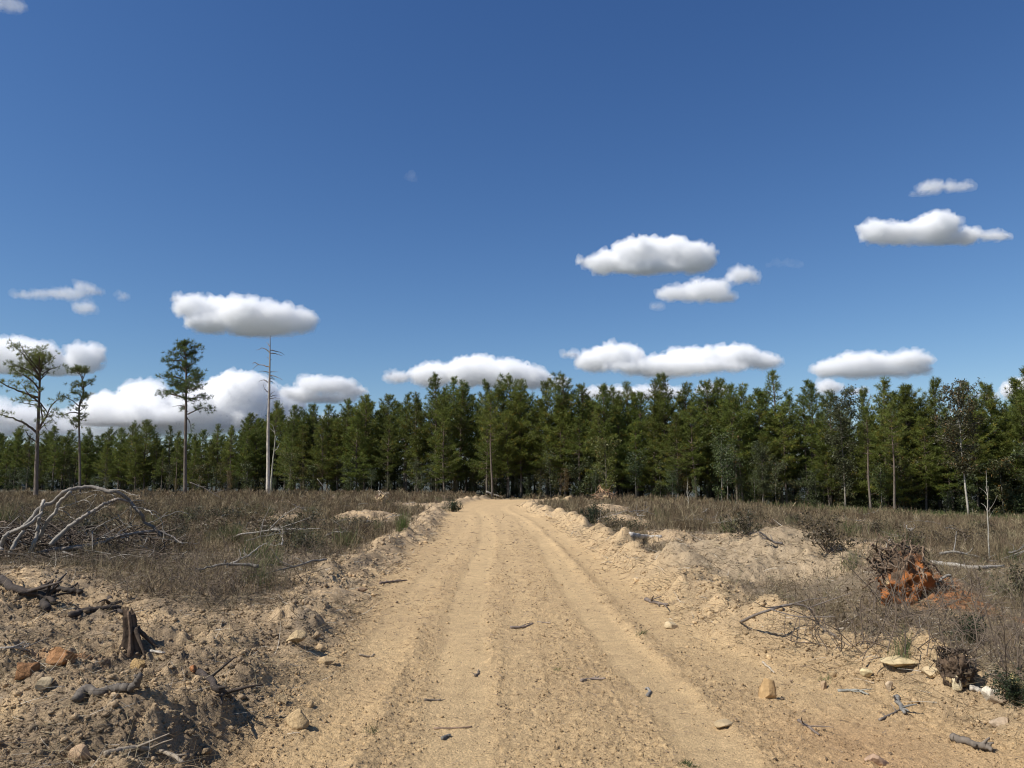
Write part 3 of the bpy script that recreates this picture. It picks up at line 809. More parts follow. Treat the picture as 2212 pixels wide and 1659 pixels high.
lone_pine('pine_tree', [(400,1064),(400,1000),(401,931),(402,864),(402,796),(400,760),(396,738)], 0.19,
 [([(401,780),(375,778),(347,782)],1.7), ([(401,823),(370,812),(338,814)],1.6), ([(401,861),(362,850),(329,848)],1.5), ([(403,823),(425,818),(444,806)],1.7), ([(403,840),(420,840),(440,838)],1.5), ([(405,895),(423,886),(440,880),(453,888)],1.3), ([(400,878),(385,876),(371,879)],0),
  ([(400,758),(416,750),(430,752)],1.9), ([(399,762),(385,752),(380,744)],1.9), ([(402,796),(416,784),(424,772)],1.7), ([(402,800),(384,792),(362,796)],1.6), ([(401,775),(384,764),(364,768)],1.6), ([(402,770),(416,764),(425,760)],1.8), ([(397,750),(404,742),(412,745)],2.0), ([(397,748),(390,740)],2.0),
  ([(402,815),(418,806),(425,800)],1.6), ([(402,850),(385,838),(372,828)],1.6), ([(403,868),(415,866),(422,872)],1.5), ([(402,845),(414,838),(425,828)],1.5), ([(405,902),(410,915),(412,935)],0.25), ([(402,835),(388,826),(375,834)],1.5)],
 75, 'tall dense dark pine standing alone left of the bleached dead snag', 43, dens=1.0, col=(0.085, 0.11, 0.028), extra=1, tuft=0.30)
c2 = lambda a, b: (288 + .2257 * a, 705.6 + .2257 * b)
sn = [c2(*p) for p in [(1288, 1570), (1290, 1300), (1290, 1000), (1300, 650), (1305, 400), (1308, 240), (1310, 85)]]
sb = [[(1305,190),(1285,165),(1262,143)], [(1305,245),(1265,215),(1230,203),(1175,225)], [(1230,203),(1205,215)], [(1315,225),(1380,235),(1430,262)], [(1315,255),(1370,258),(1415,272)], [(1300,385),(1240,368),(1180,363),(1125,402)], [(1200,363),(1160,345),(1140,362)],
      [(1300,437),(1255,430),(1210,434)], [(1310,435),(1380,430)], [(1310,465),(1370,480),(1440,514)], [(1315,480),(1350,500)], [(1305,537),(1260,512),(1240,508),(1195,530)], [(1295,630),(1265,600),(1250,553)], [(1305,692),(1350,682),(1410,688)], [(1305,672),(1340,660),(1380,652)], [(1308,650),(1350,620)], [(1300,700),(1270,690)],
      [(1310,320),(1325,310)], [(1308,300),(1270,290)], [(1312,520),(1350,540)], [(1312,500),(1352,505)]]
lone_pine('dead_snag', sn, 0.18, [([c2(*p) for p in b], 0) for b in sb], 70, 'tall bleached dead snag with short broken branches, standing bare in the clearing', 44,
          barkc=((0.56, 0.50, 0.42), (0.21, 0.18, 0.155)))
lone_pine('dead_snag', [(585, 1050), (589, 1000), (593, 965), (595, 941)], 0.08, [([c2(*p) for p in [(1350, 1010), (1300, 960)]], 0), ([c2(*p) for p in [(1355, 1030), (1345, 960), (1295, 912)]], 0), ([(592, 975), (599, 968), (604, 957)], 0)], 69.2,
          'short pale broken trunk leaning close beside the tall bleached snag', 45, barkc=((0.40, 0.38, 0.29), (0.36, 0.34, 0.26)))

# ------------------------------------------------------------------ the bleached fallen treetop
GW = np.array([0.28, 0.253, 0.215]); DW = np.array([0.17, 0.145, 0.125])
def c3(p): return (.1953 * p[0], 1022.4 + .1953 * p[1])
def limb(pts, r0, r1, Y, c0, c1, seed, off, wob=0.0, dY=0.0, n=6, sides=8, rough=0.12):
    r = np.random.default_rng(seed)
    B = np.array([at(*c3(p), Y) for p in pts])
    dd = np.linspace(0, 1, len(B)) * dY + r.normal(0, 0.07, len(B))
    for i in range(len(B)): B[i] = at(*c3(pts[i]), Y + dd[i])
    Q = spline(B, n, 0.004 + wob, seed); m = len(Q); f = np.linspace(0, 1, m)[:, None]
    mb = MB(); mb.tube(Q - off, np.linspace(r0, r1, m), sides, np.asarray(c0) * (1 - f) + np.asarray(c1) * f, rough, seed)
    return mb, Q

root = empty('fallen_treetop', tuple(gat(*c3((300, 980)))))
YB = float(root.location[1]) + 0.3
put(root, 'fallen bleached treetop with bare limbs arching over a heap of sticks', 'dead tree')
off = np.array(root.location)
limbs = [
 ([(100,660),(230,612),(330,520),(440,390),(600,310),(700,212),(800,176),(1010,150),(1170,190),(1300,210),(1420,290),(1480,370),(1560,450),(1600,540),(1700,600),(1790,700)], .019, .012, GW*1.0, DW*0.8, 0.5),
 ([(780,205),(660,320),(620,420),(530,520),(470,640),(420,725)], .013, .018, GW, GW*1.2, 0.2),
 ([(560,790),(720,630),(850,530),(920,480),(1060,400),(1130,350),(1240,308),(1300,285),(1420,310)], .020, .010, GW*1.1, DW*1.3, 0.3),
 ([(100,940),(130,850),(180,750),(260,635)], .020, .014, GW*1.2, GW, -0.1),
 ([(110,655),(60,695),(0,810),(-60,900)], .017, .016, GW, GW, -0.2),
 ([(-40,820),(0,845),(60,900),(120,955)], .022, .020, GW*1.35, GW*1.3, -0.1),
 ([(335,900),(380,760),(420,620),(430,490)], .018, .012, GW*1.1, GW*0.9, 0.0),
 ([(400,640),(450,440),(465,350),(485,295)], .012, .013, GW*1.2, GW*1.5, 0.0),
 ([(470,430),(300,570),(110,662)], .011, .014, GW*1.1, GW, -0.1),
 ([(110,930),(125,1000),(118,1120)], .012, .006, GW*1.2, GW, -0.2),
]
for i, (p, a, b, c0, c1, dY) in enumerate(limbs):
    mb, _ = limb(p, a * 2.15, b * 2.15, YB, c0, c1, 500 + i, off, 0.002, dY)
    obj('limb', mb.mesh('limb', True), M_DEAD, root)
mb, _ = limb([(190,1050),(400,905),(600,850),(900,812),(1100,780),(1300,700),(1500,660),(1720,640),(1900,700),(2020,780)], .055, .010, YB, DW*1.0, DW*1.5, 520, off, 0.003, 0.6, rough=0.15)
obj('trunk', mb.mesh('trunk', True), M_DEAD, root)
thin = [[(1275,255),(1160,210),(1080,190),(900,215),(820,240)], [(1065,235),(1000,370),(920,450),(880,520)], [(650,390),(800,340),(930,295),(1050,230)], [(790,230),(830,260),(835,340),(860,370)], [(1270,260),(1250,340),(1130,390),(970,530),(935,620),(955,690)],
 [(1600,400),(1720,460),(1790,540),(1810,670),(1800,760)], [(1440,310),(1560,300),(1610,350)], [(1640,640),(1630,720),(1590,790),(1545,960)], [(1020,640),(1020,860),(1045,940)], [(1260,700),(1400,610),(1550,570)], [(1800,480),(1980,420),(2080,460)],
 [(1480,370),(1620,400),(1720,430),(1790,470)], [(1170,190),(1330,180),(1450,230),(1540,245)], [(1120,250),(1150,270),(1160,310)], [(930,295),(995,320),(1000,390)], [(650,400),(730,430),(780,480),(830,510)], [(1440,370),(1450,440),(1440,510)], [(1310,460),(1350,540),(1430,575)], [(1500,470),(1450,560),(1400,600)], [(880,500),(1000,440),(1120,400)],
 [(600,750),(520,680),(430,640),(300,620)], [(1150,570),(1200,620),(1240,680)], [(1030,640),(1130,560),(1300,480),(1420,390)], [(1900,700),(1960,760),(2060,775),(2200,770)], [(1640,550),(1750,510),(1850,430)], [(1560,1080),(1500,900),(1480,760)]]
tw = MB()
for i, p in enumerate(thin):
    m2, _ = limb(p, .0095, .005, YB + 0.15, GW * random.uniform(0.8, 1.35), GW * random.uniform(0.7, 1.1), 540 + i, off, 0.004, random.uniform(-0.4, 0.5), 5, 5, 0.1)
    tw.add(np.vstack(m2.V), np.vstack(m2.Fq), np.vstack(m2.Ft), np.vstack(m2.C))
obj('twigs', tw.mesh('twigs', True), M_DEAD, root)['kind'] = 'stuff'

# heap of loose sticks beneath it
st = MB(); r = np.random.default_rng(77)
for i in range(4600):
    px = r.uniform(-250, 1900) if r.random() < 0.8 else r.uniform(-250, 900); py = r.uniform(520, 1150)
    if px > 900 and py < 700: continue
    a, b = c3((px, py)); front = py > 960
    if front and px < 420 and r.random() < 0.75: continue
    if not front and px > 1500 and r.random() < 0.6: continue
    Y = YB - r.uniform(0.0, 1.1) if front else YB + 0.35 + r.uniform(0, 2.2)
    x = (a - CX) / F * Y
    z = height1(x, Y) + abs(r.normal(0, 0.05 if front else 0.17)) + 0.01
    L = r.uniform(0.15, 0.9) * (1 if front else 1.3); az = r.normal(0, 0.45 if front else 0.8) + (PI if r.random() < 0.5 else 0); el = r.normal(0.0, 0.2 if front else 0.42)
    d = np.array([math.cos(az) * math.cos(el), math.sin(az) * 0.8, math.sin(el)])
    p0 = np.array([x, Y, z]); Q = np.array([p0 - d * L / 2, p0 + r.normal(0, 0.05 * L, 3), p0 + d * L / 2])
    Q[:, 2] = np.maximum(Q[:, 2], height(Q[:, 0], Q[:, 1]) + 0.005)
    c = np.array([0.10, 0.077, 0.058]) * r.uniform(0.4, 1.7)
    if r.random() < 0.09: c = GW * r.uniform(0.7, 1.2)
    st.tube(spline(Q, 3), [0.0045 + 0.011 * r.random() ** 3] * 7, 4, c, cap=False)
put(obj('stick_heap', st.mesh('stick_heap'), M_TWIG), kind='stuff')

# ------------------------------------------------------------------ dead branches, sticks, stumps, stones
def stick(pts, r0, label, name='stick', cat='stick', col=(0.24, 0.19, 0.15), r1=None, lift=0.6, forks=0, seed=0, rough=0.12, mat_=None, free=None):
    """pts in photo space, lying on the ground (free: heights above ground at each point)"""
    r = np.random.default_rng(seed + int(pts[0][0] * 7))
    G = []
    for i, p in enumerate(pts):
        if free is not None and free[i] is None: G.append(None)
        else: G.append(gat(*p))
    Y0 = np.mean([g[1] for g in G if g is not None])
    B = np.array([g if g is not None else at(*pts[i], Y0) for i, g in enumerate(G)])
    for i, g in enumerate(G):
        if g is not None: B[i, 2] = height1(B[i, 0], B[i, 1]) + r0 * lift
    c = B.mean(0); c[2] = B[:, 2].min() - r0 * lift
    mb = MB(); Q = spline(B - c, 6, r0 * 0.18, seed)
    r1 = r1 if r1 is not None else r0 * 0.55
    mb.tube(Q, np.linspace(r0, r1, len(Q)), 7, np.array(col), rough, seed)
    L = np.linalg.norm(Q[-1] - Q[0])
    for k in range(forks):
        i = int(r.uniform(0.25, 0.9) * (len(Q) - 1)); d = (Q[-1] - Q[0]) / L + r.normal(0, 0.6, 3); d[2] = abs(d[2]) * 0.7
        ll = L * r.uniform(0.15, 0.4)
        mb.tube(spline([Q[i], Q[i] + d * ll * 0.5 + r.normal(0, 0.05 * ll, 3), Q[i] + d * ll], 4), np.linspace(r1 * 0.9, r1 * 0.35, 9), 5, np.array(col) * r.uniform(0.8, 1.15), rough, seed + k)
    o = obj(name, mb.mesh(name, True), mat_ or M_DEAD, None, tuple(c))
    return put(o, label, cat)

S = stick
S([(1102,1358),(1130,1357),(1152,1352)], .016, 'short dark stick lying crosswise in the middle of the road, the farther one', forks=1)
S([(1160,1346),(1175,1346),(1190,1348)], .010, 'thin broken stick just behind the dark crosswise stick on the road', col=(0.33,0.26,0.19))
S([(1255,1474),(1280,1472),(1308,1470)], .014, 'splintered dark stick with frayed bark on the right half of the road', forks=3)
S([(937,1578),(985,1577),(1020,1574)], .008, 'long thin straight stick lying crosswise near the camera on the road', col=(0.26,0.18,0.12))
S([(1398,1508),(1404,1498),(1400,1493),(1394,1494)], .014, 'small curled grey stick in the right wheel track', col=(0.26,0.24,0.21))
S([(955,1600),(968,1595),(973,1592)], .014, 'chunky dark grey bark chip near the camera on the road', 'bark_chip', 'bark chip', col=(0.16,0.15,0.13))
S([(1026,1462),(1032,1458),(1034,1450)], .012, 'stubby dark wood chip standing in the left middle of the road', 'bark_chip', 'bark chip', col=(0.18,0.145,0.11), forks=2)
S([(1395,1298),(1415,1306),(1443,1310)], .028, 'dark twisted stick at the right edge of the road below the dirt mound', col=(0.19,0.15,0.12), forks=4)
S([(775,1421),(800,1420),(808,1414)], .010, 'thin pale stick on the left wheel track of the road', col=(0.35,0.28,0.2))
S([(917,1518),(935,1516),(953,1517)], .010, 'crooked dark twig on the left side of the road', col=(0.2,0.16,0.12), forks=3)
S([(820,1262),(850,1258),(878,1256)], .020, 'dark branch lying along the left shoulder of the road', col=(0.2,0.15,0.12), forks=2)
S([(2058,1600),(2085,1612),(2120,1622),(2147,1628)], .026, 'rotten dark branch with shredded bark lying on bare sand at the lower right', 'dead_branch', 'branch', col=(0.17,0.14,0.11), forks=4)
S([(1810,1497),(1850,1496),(1876,1504)], .012, 'pair of grey split twigs bent on the sand right of the upright tan stone', 'dead_branch', 'branch', col=(0.27,0.26,0.22), forks=3)
S([(1900,1562),(1925,1545),(1945,1535)], .009, 'thin straight dead twig rising across the pale berm', 'dead_branch', 'branch', col=(0.2,0.17,0.14), forks=2)
S([(1938,1512),(1943,1528),(1955,1545)], .022, 'grey knobbly root piece with side twigs on the pale berm', 'root_piece', 'root', col=(0.22,0.21,0.19), forks=4)
S([(1725,1560),(1745,1575),(1770,1592)], .012, 'dark forked twig lying in the sandy gully right of the road', 'dead_branch', 'branch', col=(0.19,0.15,0.12), forks=3)
S([(1362,1157),(1395,1161),(1428,1164)], .065, 'weathered white log lying right of the road beyond the dirt mound', 'log', 'log', col=(0.44,0.40,0.35), r1=0.045, rough=0.1, lift=0.2)
S([(1648,1436),(1660,1446),(1673,1456)], .012, 'pale split twig touching the top of the upright tan stone', 'stick', 'stick', col=(0.42,0.35,0.26))
S([(2095,1498),(2130,1497),(2160,1500)], .022, 'cut pale stick under the dark bush at the right edge', 'stick', 'stick', col=(0.45,0.40,0.33))
S([(442,1133),(470,1139),(480,1141),(490,1152)], .018, 'pale arched twig end in the brush, left of the bleached crooked branch', 'dead_branch', 'branch', col=GW*1.2, free=[None, None, None, 1])
S([(495,1168),(520,1154),(550,1151),(580,1146),(602,1142),(607,1155),(614,1176)], .022, 'bleached crooked branch bent sharply at its end in the brush left of the road', 'dead_branch', 'branch', col=GW*1.25, forks=5, free=[1, None, None, None, None, None, 1], r1=0.015)
S([(685,1034),(700,1052),(714,1072)], .03, 'pale bare pole leaning out of the brush in front of the far trees', 'dead_branch', 'branch', col=GW*1.1, free=[None, None, 1])
S([(2030,1196),(2060,1192),(2100,1200),(2140,1212),(2180,1214)], .028, 'long grey bowed branch behind the orange root ball', 'dead_branch', 'branch', col=GW, forks=6, free=[None, None, None, None, 1])
S([(2010,1222),(2060,1225),(2110,1232),(2170,1228)], .05, 'pale fallen log half hidden in brush right of the orange root ball', 'log', 'log', col=GW*1.3, rough=0.1)
S([(2030,1262),(2036,1248),(2050,1243),(2055,1252),(2060,1275)], .02, 'grey hooked branch end right of the root ball', 'dead_branch', 'branch', col=GW, free=[1, None, None, None, 1])
S([(1690,1180),(1670,1170),(1655,1160),(1640,1148)], .02, 'dark fan of dead branches sticking up behind the dirt mound', 'dead_branch', 'branch', col=DW, forks=8, free=[1, None, None, None])
S([(1600,1350),(1640,1325),(1690,1310),(1725,1306),(1750,1318),(1780,1360),(1840,1400)], .014, 'long thin dead branch arching over brush below the dirt mound', 'dead_branch', 'branch', col=DW*1.1, forks=5, free=[1, None, None, None, None, None, 1])
S([(1915,1218),(1916,1204),(1914,1188),(1917,1172),(1923,1164)], .010, 'short pale forked sapling standing bare behind the root ball', 'dead_sapling', 'sapling', col=GW*1.3, forks=1, free=[1, None, None, None, None])
S([(2137,1210),(2135,1150),(2133,1100),(2134,1072),(2131,1058)], .014, 'thin bare sapling standing in the brush at the right with pale stem', 'dead_sapling', 'sapling', col=(0.36,0.33,0.27), forks=7, free=[1, None, None, None, None], r1=0.006)
S([(1488,1104),(1487,1080),(1484,1062),(1486,1040)], .03, 'slim pale sapling with a bare stem right of the road in front of the forest', 'dead_sapling', 'sapling', col=(0.4,0.37,0.3), forks=6, free=[1, None, None, None], r1=0.012)
S([(410,1042),(440,1054),(470,1072),(490,1085)], .035, 'long dark dead branch slanting down in front of the lone dense pine', 'dead_branch', 'branch', col=DW*0.9, forks=4, free=[None, None, None, 1])
S([(1050,1062),(1072,1070),(1088,1077)], .12, 'pale log end tipped up against the trees at the end of the road', 'log', 'log', col=GW, free=[None, None, 1])
# roots torn up on the left bank
S([(0,1262),(40,1290),(80,1302),(120,1312)], .05, 'thick dark root sprawling over the left dirt bank at the photo edge', 'root', 'root', col=(0.075,0.06,0.05), forks=5, mat_=M_ROOT)
S([(100,1325),(96,1302),(110,1286),(150,1282),(176,1286)], .045, 'black bent root lying across pale dirt on the left bank', 'root', 'root', col=(0.06,0.05,0.042), forks=4, mat_=M_ROOT)
S([(150,1335),(190,1325),(230,1322),(262,1318)], .035, 'dark root running along the dirt towards the rotten stump', 'root', 'root', col=(0.07,0.055,0.045), forks=4, mat_=M_ROOT)
S([(236,1296),(244,1318),(262,1326),(280,1330)], .03, 'dark forked root standing up just behind the rotten stump', 'root', 'root', col=(0.07,0.055,0.045), forks=3, mat_=M_ROOT)
S([(162,1525),(185,1512),(215,1506),(245,1502),(272,1496),(292,1482),(300,1468),(298,1456)], .030, 'thick grey branch curling up at one end on the near left dirt', 'dead_branch', 'branch', col=(0.135,0.115,0.095), r1=0.019, free=[1,1,1,1,1,None,None,None], rough=0.04)
S([(430,1460),(455,1480),(470,1500),(500,1515)], .028, 'dark splintered root clump on the left shoulder near the road', 'root', 'root', col=(0.07,0.055,0.045), forks=5, mat_=M_ROOT)
S([(322,1419),(356,1417)], .013, 'frayed white splinter of wood lying in front of the rotten stump', 'wood_splinter', 'wood splinter', col=(0.60, 0.54, 0.45), forks=3)
S([(225,1638),(290,1634),(350,1642),(395,1656)], .018, 'pale crooked root along the bottom of the near left bank', 'root', 'root', col=(0.30,0.25,0.19), forks=4)
S([(0,1404),(30,1402),(62,1410)], .012, 'pale bundle of stalks at the left photo edge on the dirt', 'dead_branch', 'branch', col=GW*1.2, forks=6)

def slash_mesh(seed):
    r = np.random.default_rng(seed); mb = MB(); L = r.uniform(0.6, 1.5)
    P = spline([[-L / 2, 0, 0.05], [-L / 5, r.normal(0, 0.08), 0.12], [L / 5, r.normal(0, 0.1), 0.16], [L / 2, r.normal(0, 0.12), 0.10 + r.uniform(0, 0.25)]], 5, 0.008, seed)
    r0 = r.uniform(0.014, 0.034); c = GW * r.uniform(0.6, 1.2)
    mb.tube(P, np.linspace(r0, r0 * 0.4, len(P)), 7, c, 0.12, seed)
    for k in range(r.integers(3, 7)):
        q = P[r.integers(4, len(P) - 1)]; d = r.normal(0, 1, 3); d[2] = abs(d[2]); d[0] += 1; d /= np.linalg.norm(d); l2 = L * r.uniform(0.12, 0.35)
        mb.tube(spline([q, q + d * l2 * 0.5 + r.normal(0, 0.03, 3), q + d * l2], 4), np.linspace(r0 * 0.45, r0 * 0.15, 9), 5, c * r.uniform(0.8, 1.2), 0.1, k)
    return mb.mesh('slash_branch', True)
SL = [slash_mesh(900 + i) for i in range(7)]
for m_ in SL: m_.materials.append(M_DEAD)
got = 0
while got < 52:
    px = random.uniform(0, 2212); py = random.uniform(1075, 1260)
    g = gat(px, py)
    if g[1] > 60 or px < 480 or zones(g[:1], g[1:2])[3][0] < 1.0 or mound_f(g[0], g[1]) > 0.01 or (g[0] > 0 and g[1] < 15): continue
    o = obj('dead_branch', SL[got % 7], None, None, (g[0], g[1], height1(g[0], g[1]) + random.uniform(0.02, 0.16)))
    o.rotation_euler = (random.uniform(-0.15, 0.15), random.uniform(-0.2, 0.2), random.uniform(0, 6.28))
    put(o, 'pale dead branch left among the dry brush of the clearing', 'branch', 'loose dead branches in the brush'); got += 1

def stone(px, py, w, h, label, col, seed, name='stone', cat='stone', tall=1.0, sink=0.32, mat_=None, depth=0.8, ang=0.18, taper=0.0, lean=0.0):
    """w,h in photo units; a faceted weathered block"""
    g = gat(px, py); k = np.linalg.norm(g - np.array([0, 0, EYE])) / F
    r = np.random.default_rng(seed)
    bm_v, bm_f = ico()
    # two subdivisions
    V = bm_v; Fc = bm_f
    for _ in range(3):
        e = {}; nv = list(V); nf = []
        def mid(a, b):
            key = (min(a, b), max(a, b))
            if key not in e:
                m = (nv[a] + nv[b]) / 2; nv.append(m / np.linalg.norm(m)); e[key] = len(nv) - 1
            return e[key]
        for a, b, c in Fc:
            ab, bc, ca = mid(a, b), mid(b, c), mid(c, a); nf += [(a, ab, ca), (b, bc, ab), (c, ca, bc), (ab, bc, ca)]
        V = np.array(nv); Fc = np.array(nf)
    # cut by random planes for facets
    for _ in range(9):
        n = r.normal(size=3); n /= np.linalg.norm(n); dd = r.uniform(0.38, 0.8)
        t = V @ n; V = V - np.maximum(0, t - dd)[:, None] * n
    V = V * (1 + ang * 0.35 * vn3(V * 2.6 + seed, seed))[:, None] * (1 + 0.05 * vn3(V * 9 + seed, seed))[:, None]
    V = V / np.abs(V).max(0)
    V[:, :2] *= (1 - taper * (V[:, 2] + 1) / 2)[:, None]; V[:, 0] += lean * (V[:, 2] + 1) / 2
    V = V * np.array([w * k / 2, w * k / 2 * depth, h * k / 2 * tall])
    V[:, 2] += h * k / 2 * tall * (1 - 2 * sink)
    g[2] = height1(g[0], g[1]) 
    cc = np.asarray(col) * (1 + 0.15 * vn3(V * 30, seed))[:, None]
    o = obj(name, mesh(name, V, [Fc], cc, False), mat_ or M_STONE, None, tuple(g))
    return put(o, label, cat)

stone(1652, 1507, 48, 52, 'upright tan stone with a pointed top in the right wheel track, largest on the road', (0.50, 0.33, 0.16), 1, depth=0.55, taper=0.55, lean=0.35)
stone(1568, 1573, 46, 20, 'flat half buried tan stone nearest to the camera in the road', (0.45, 0.34, 0.2), 2)
stone(1452, 1357, 32, 20, 'small pale pointed stone in the gully at the right edge of the road', (0.55, 0.43, 0.26), 3)
stone(1778, 1490, 14, 22, 'little brown upright stone in the sand right of the big tan stone', (0.36, 0.25, 0.15), 4)
stone(1870, 1463, 24, 22, 'pale yellow stone at the foot of the right berm', (0.62, 0.50, 0.28), 5)
stone(1948, 1438, 78, 20, 'wide flat slab of yellowish rock set in the right berm', (0.53, 0.42, 0.24), 6)
stone(2012, 1472, 36, 26, 'rounded tan stone on the right berm left of the pointed cream stone', (0.52, 0.40, 0.24), 7)
stone(2062, 1487, 30, 34, 'pointed cream stone on the right berm below the dark stump', (0.62, 0.52, 0.33), 8, taper=0.6, lean=0.3)
stone(2140, 1512, 30, 32, 'white angular stone beside the cut pale stick', (0.64, 0.57, 0.45), 9, taper=0.35, lean=-0.3)
stone(2160, 1530, 30, 20, 'brown stone leaning against the white angular stone', (0.36, 0.28, 0.2), 10)
stone(2160, 1570, 32, 22, 'dull tan stone lowest of the column of stones at the right', (0.42, 0.32, 0.22), 11)
stone(1922, 1492, 16, 24, 'small square tan stone left of the round tan stone', (0.47, 0.36, 0.24), 12)
stone(1895, 1650, 42, 34, 'brown stone at the bottom edge of the photo, right side', (0.40, 0.27, 0.18), 13)
stone(2203, 1500, 36, 48, 'large mossy ochre stone behind the cut stick at the right edge', (0.30, 0.24, 0.11), 14)
stone(128, 1442, 58, 36, 'big crumbly orange clay lump on the left dirt bank', (0.38, 0.20, 0.095), 15, 'clay_lump', 'clay lump', mat_=M_CLOD, ang=0.5)
stone(55, 1460, 46, 32, 'darker orange clay lump at the left beside the big one', (0.31, 0.165, 0.08), 16, 'clay_lump', 'clay lump', mat_=M_CLOD, ang=0.5)
stone(418, 1452, 16, 18, 'little bright orange clay piece on the left shoulder', (0.44, 0.20, 0.09), 17, 'clay_lump', 'clay lump', mat_=M_CLOD)
stone(300, 1442, 32, 22, 'yellow brown clay lump in front of the rotten stump', (0.44, 0.30, 0.14), 18, 'clay_lump', 'clay lump', mat_=M_CLOD)
stone(92, 1487, 34, 22, 'pale stone below the big orange clay lump', (0.47, 0.37, 0.23), 19)
stone(782, 1280, 26, 14, 'dark brown stone on the left edge of the road, the farther side', (0.25, 0.17, 0.11), 20)
stone(640, 1390, 44, 36, 'large tan clod on the slope of the left berm', (0.47, 0.35, 0.2), 21, 'dirt_lump', 'dirt lump', mat_=M_CLOD, ang=0.5)
stone(640, 1568, 50, 44, 'big angular tan dirt lump at the left edge of the road near the camera', (0.46, 0.33, 0.18), 22, 'dirt_lump', 'dirt lump', mat_=M_CLOD, ang=0.5)
stone(610, 1520, 30, 24, 'smaller dirt lump behind the big angular one at the left road edge', (0.42, 0.31, 0.18), 23, 'dirt_lump', 'dirt lump', mat_=M_CLOD, ang=0.5)
stone(705, 1437, 40, 26, 'rounded tan dirt lump near the left wheel track', (0.47, 0.34, 0.19), 24, 'dirt_lump', 'dirt lump', mat_=M_CLOD, ang=0.5)
stone(175, 1650, 44, 40, 'squarish pale brown stone at the bottom left of the photo', (0.45, 0.31, 0.19), 25)

# rotten stump on the left bank
def rotten_stump():
    g = gat(287, 1398); k = g[1] / F
    root = empty('rotten_stump', tuple(g)); put(root, 'narrow rotten dark stump standing split and upright on the left dirt bank', 'stump')
    r = np.random.default_rng(5)
    H = 72 * k; mb = MB()
    n, sd = 16, 22
    for t in range(1):
        z = np.linspace(-0.06, H, n); an = np.arange(sd) / sd * 2 * PI
        prof = np.interp(z / H, [-0.1, 0, 0.15, 0.5, 0.85, 1.0], [20, 17.5, 13, 11, 10.5, 9]) * k
        rr = prof[:, None] * (1 + 0.22 * np.sin(an * 5 + 1)[None] + 0.18 * r.uniform(-1, 1, sd)[None] + 0.08 * r.uniform(-1, 1, (n, sd)))
        zz = z[:, None] * np.ones(sd); zz[-1] += r.uniform(-0.06, 0.05, sd); zz[-2] += r.uniform(-0.02, 0.02, sd)
        lean = -0.12
        V = np.stack([rr * np.cos(an) * 1.0 + lean * zz * np.clip(zz / H, 0, 1) - 0.02, rr * np.sin(an) * 0.9, zz], -1).reshape(-1, 3)
        i = np.arange(n - 1)[:, None] * sd; j = np.arange(sd)[None]; kk = (j + 1) % sd
        q = np.stack([i + j, i + kk, i + sd + kk, i + sd + j], -1).reshape(-1, 4)
        top = np.array([[lean * H - 0.02, 0, H * 0.86]]); V = np.vstack([V, top])
        b = np.arange(sd); e = (b + 1) % sd
        tt = np.stack([b + (n - 1) * sd, e + (n - 1) * sd, np.full(sd, n * sd)], 1)
        st = np.tile(np.where(r.random(sd) < 0.35, 2.2, 0.8), n)
        C = np.array([0.075, 0.052, 0.036]) * np.append(st, 1.2)[:, None]
        mb.add(V, q, tt, C)
    obj('trunk', mb.mesh('trunk', False), M_ROOT, root)
    for a, ll, el in ((0.2, 0.24, -0.5), (-0.6, 0.2, -0.6), (2.6, 0.18, -0.45)):
        m2 = MB(); d = np.array([math.cos(a), math.sin(a), el])
        P = spline([d * 0.02 + np.array([0, 0, 0.17]), d * ll * 0.5 + np.array([0, 0, 0.12]), d * ll + np.array([0, 0, 0.06])], 5)
        m2.tube(P, np.linspace(0.024, 0.007, len(P)), 7, (0.08, 0.058, 0.042), 0.2, int(a * 10) + 50)
        obj('root', m2.mesh('root', True), M_ROOT, root)
rotten_stump()

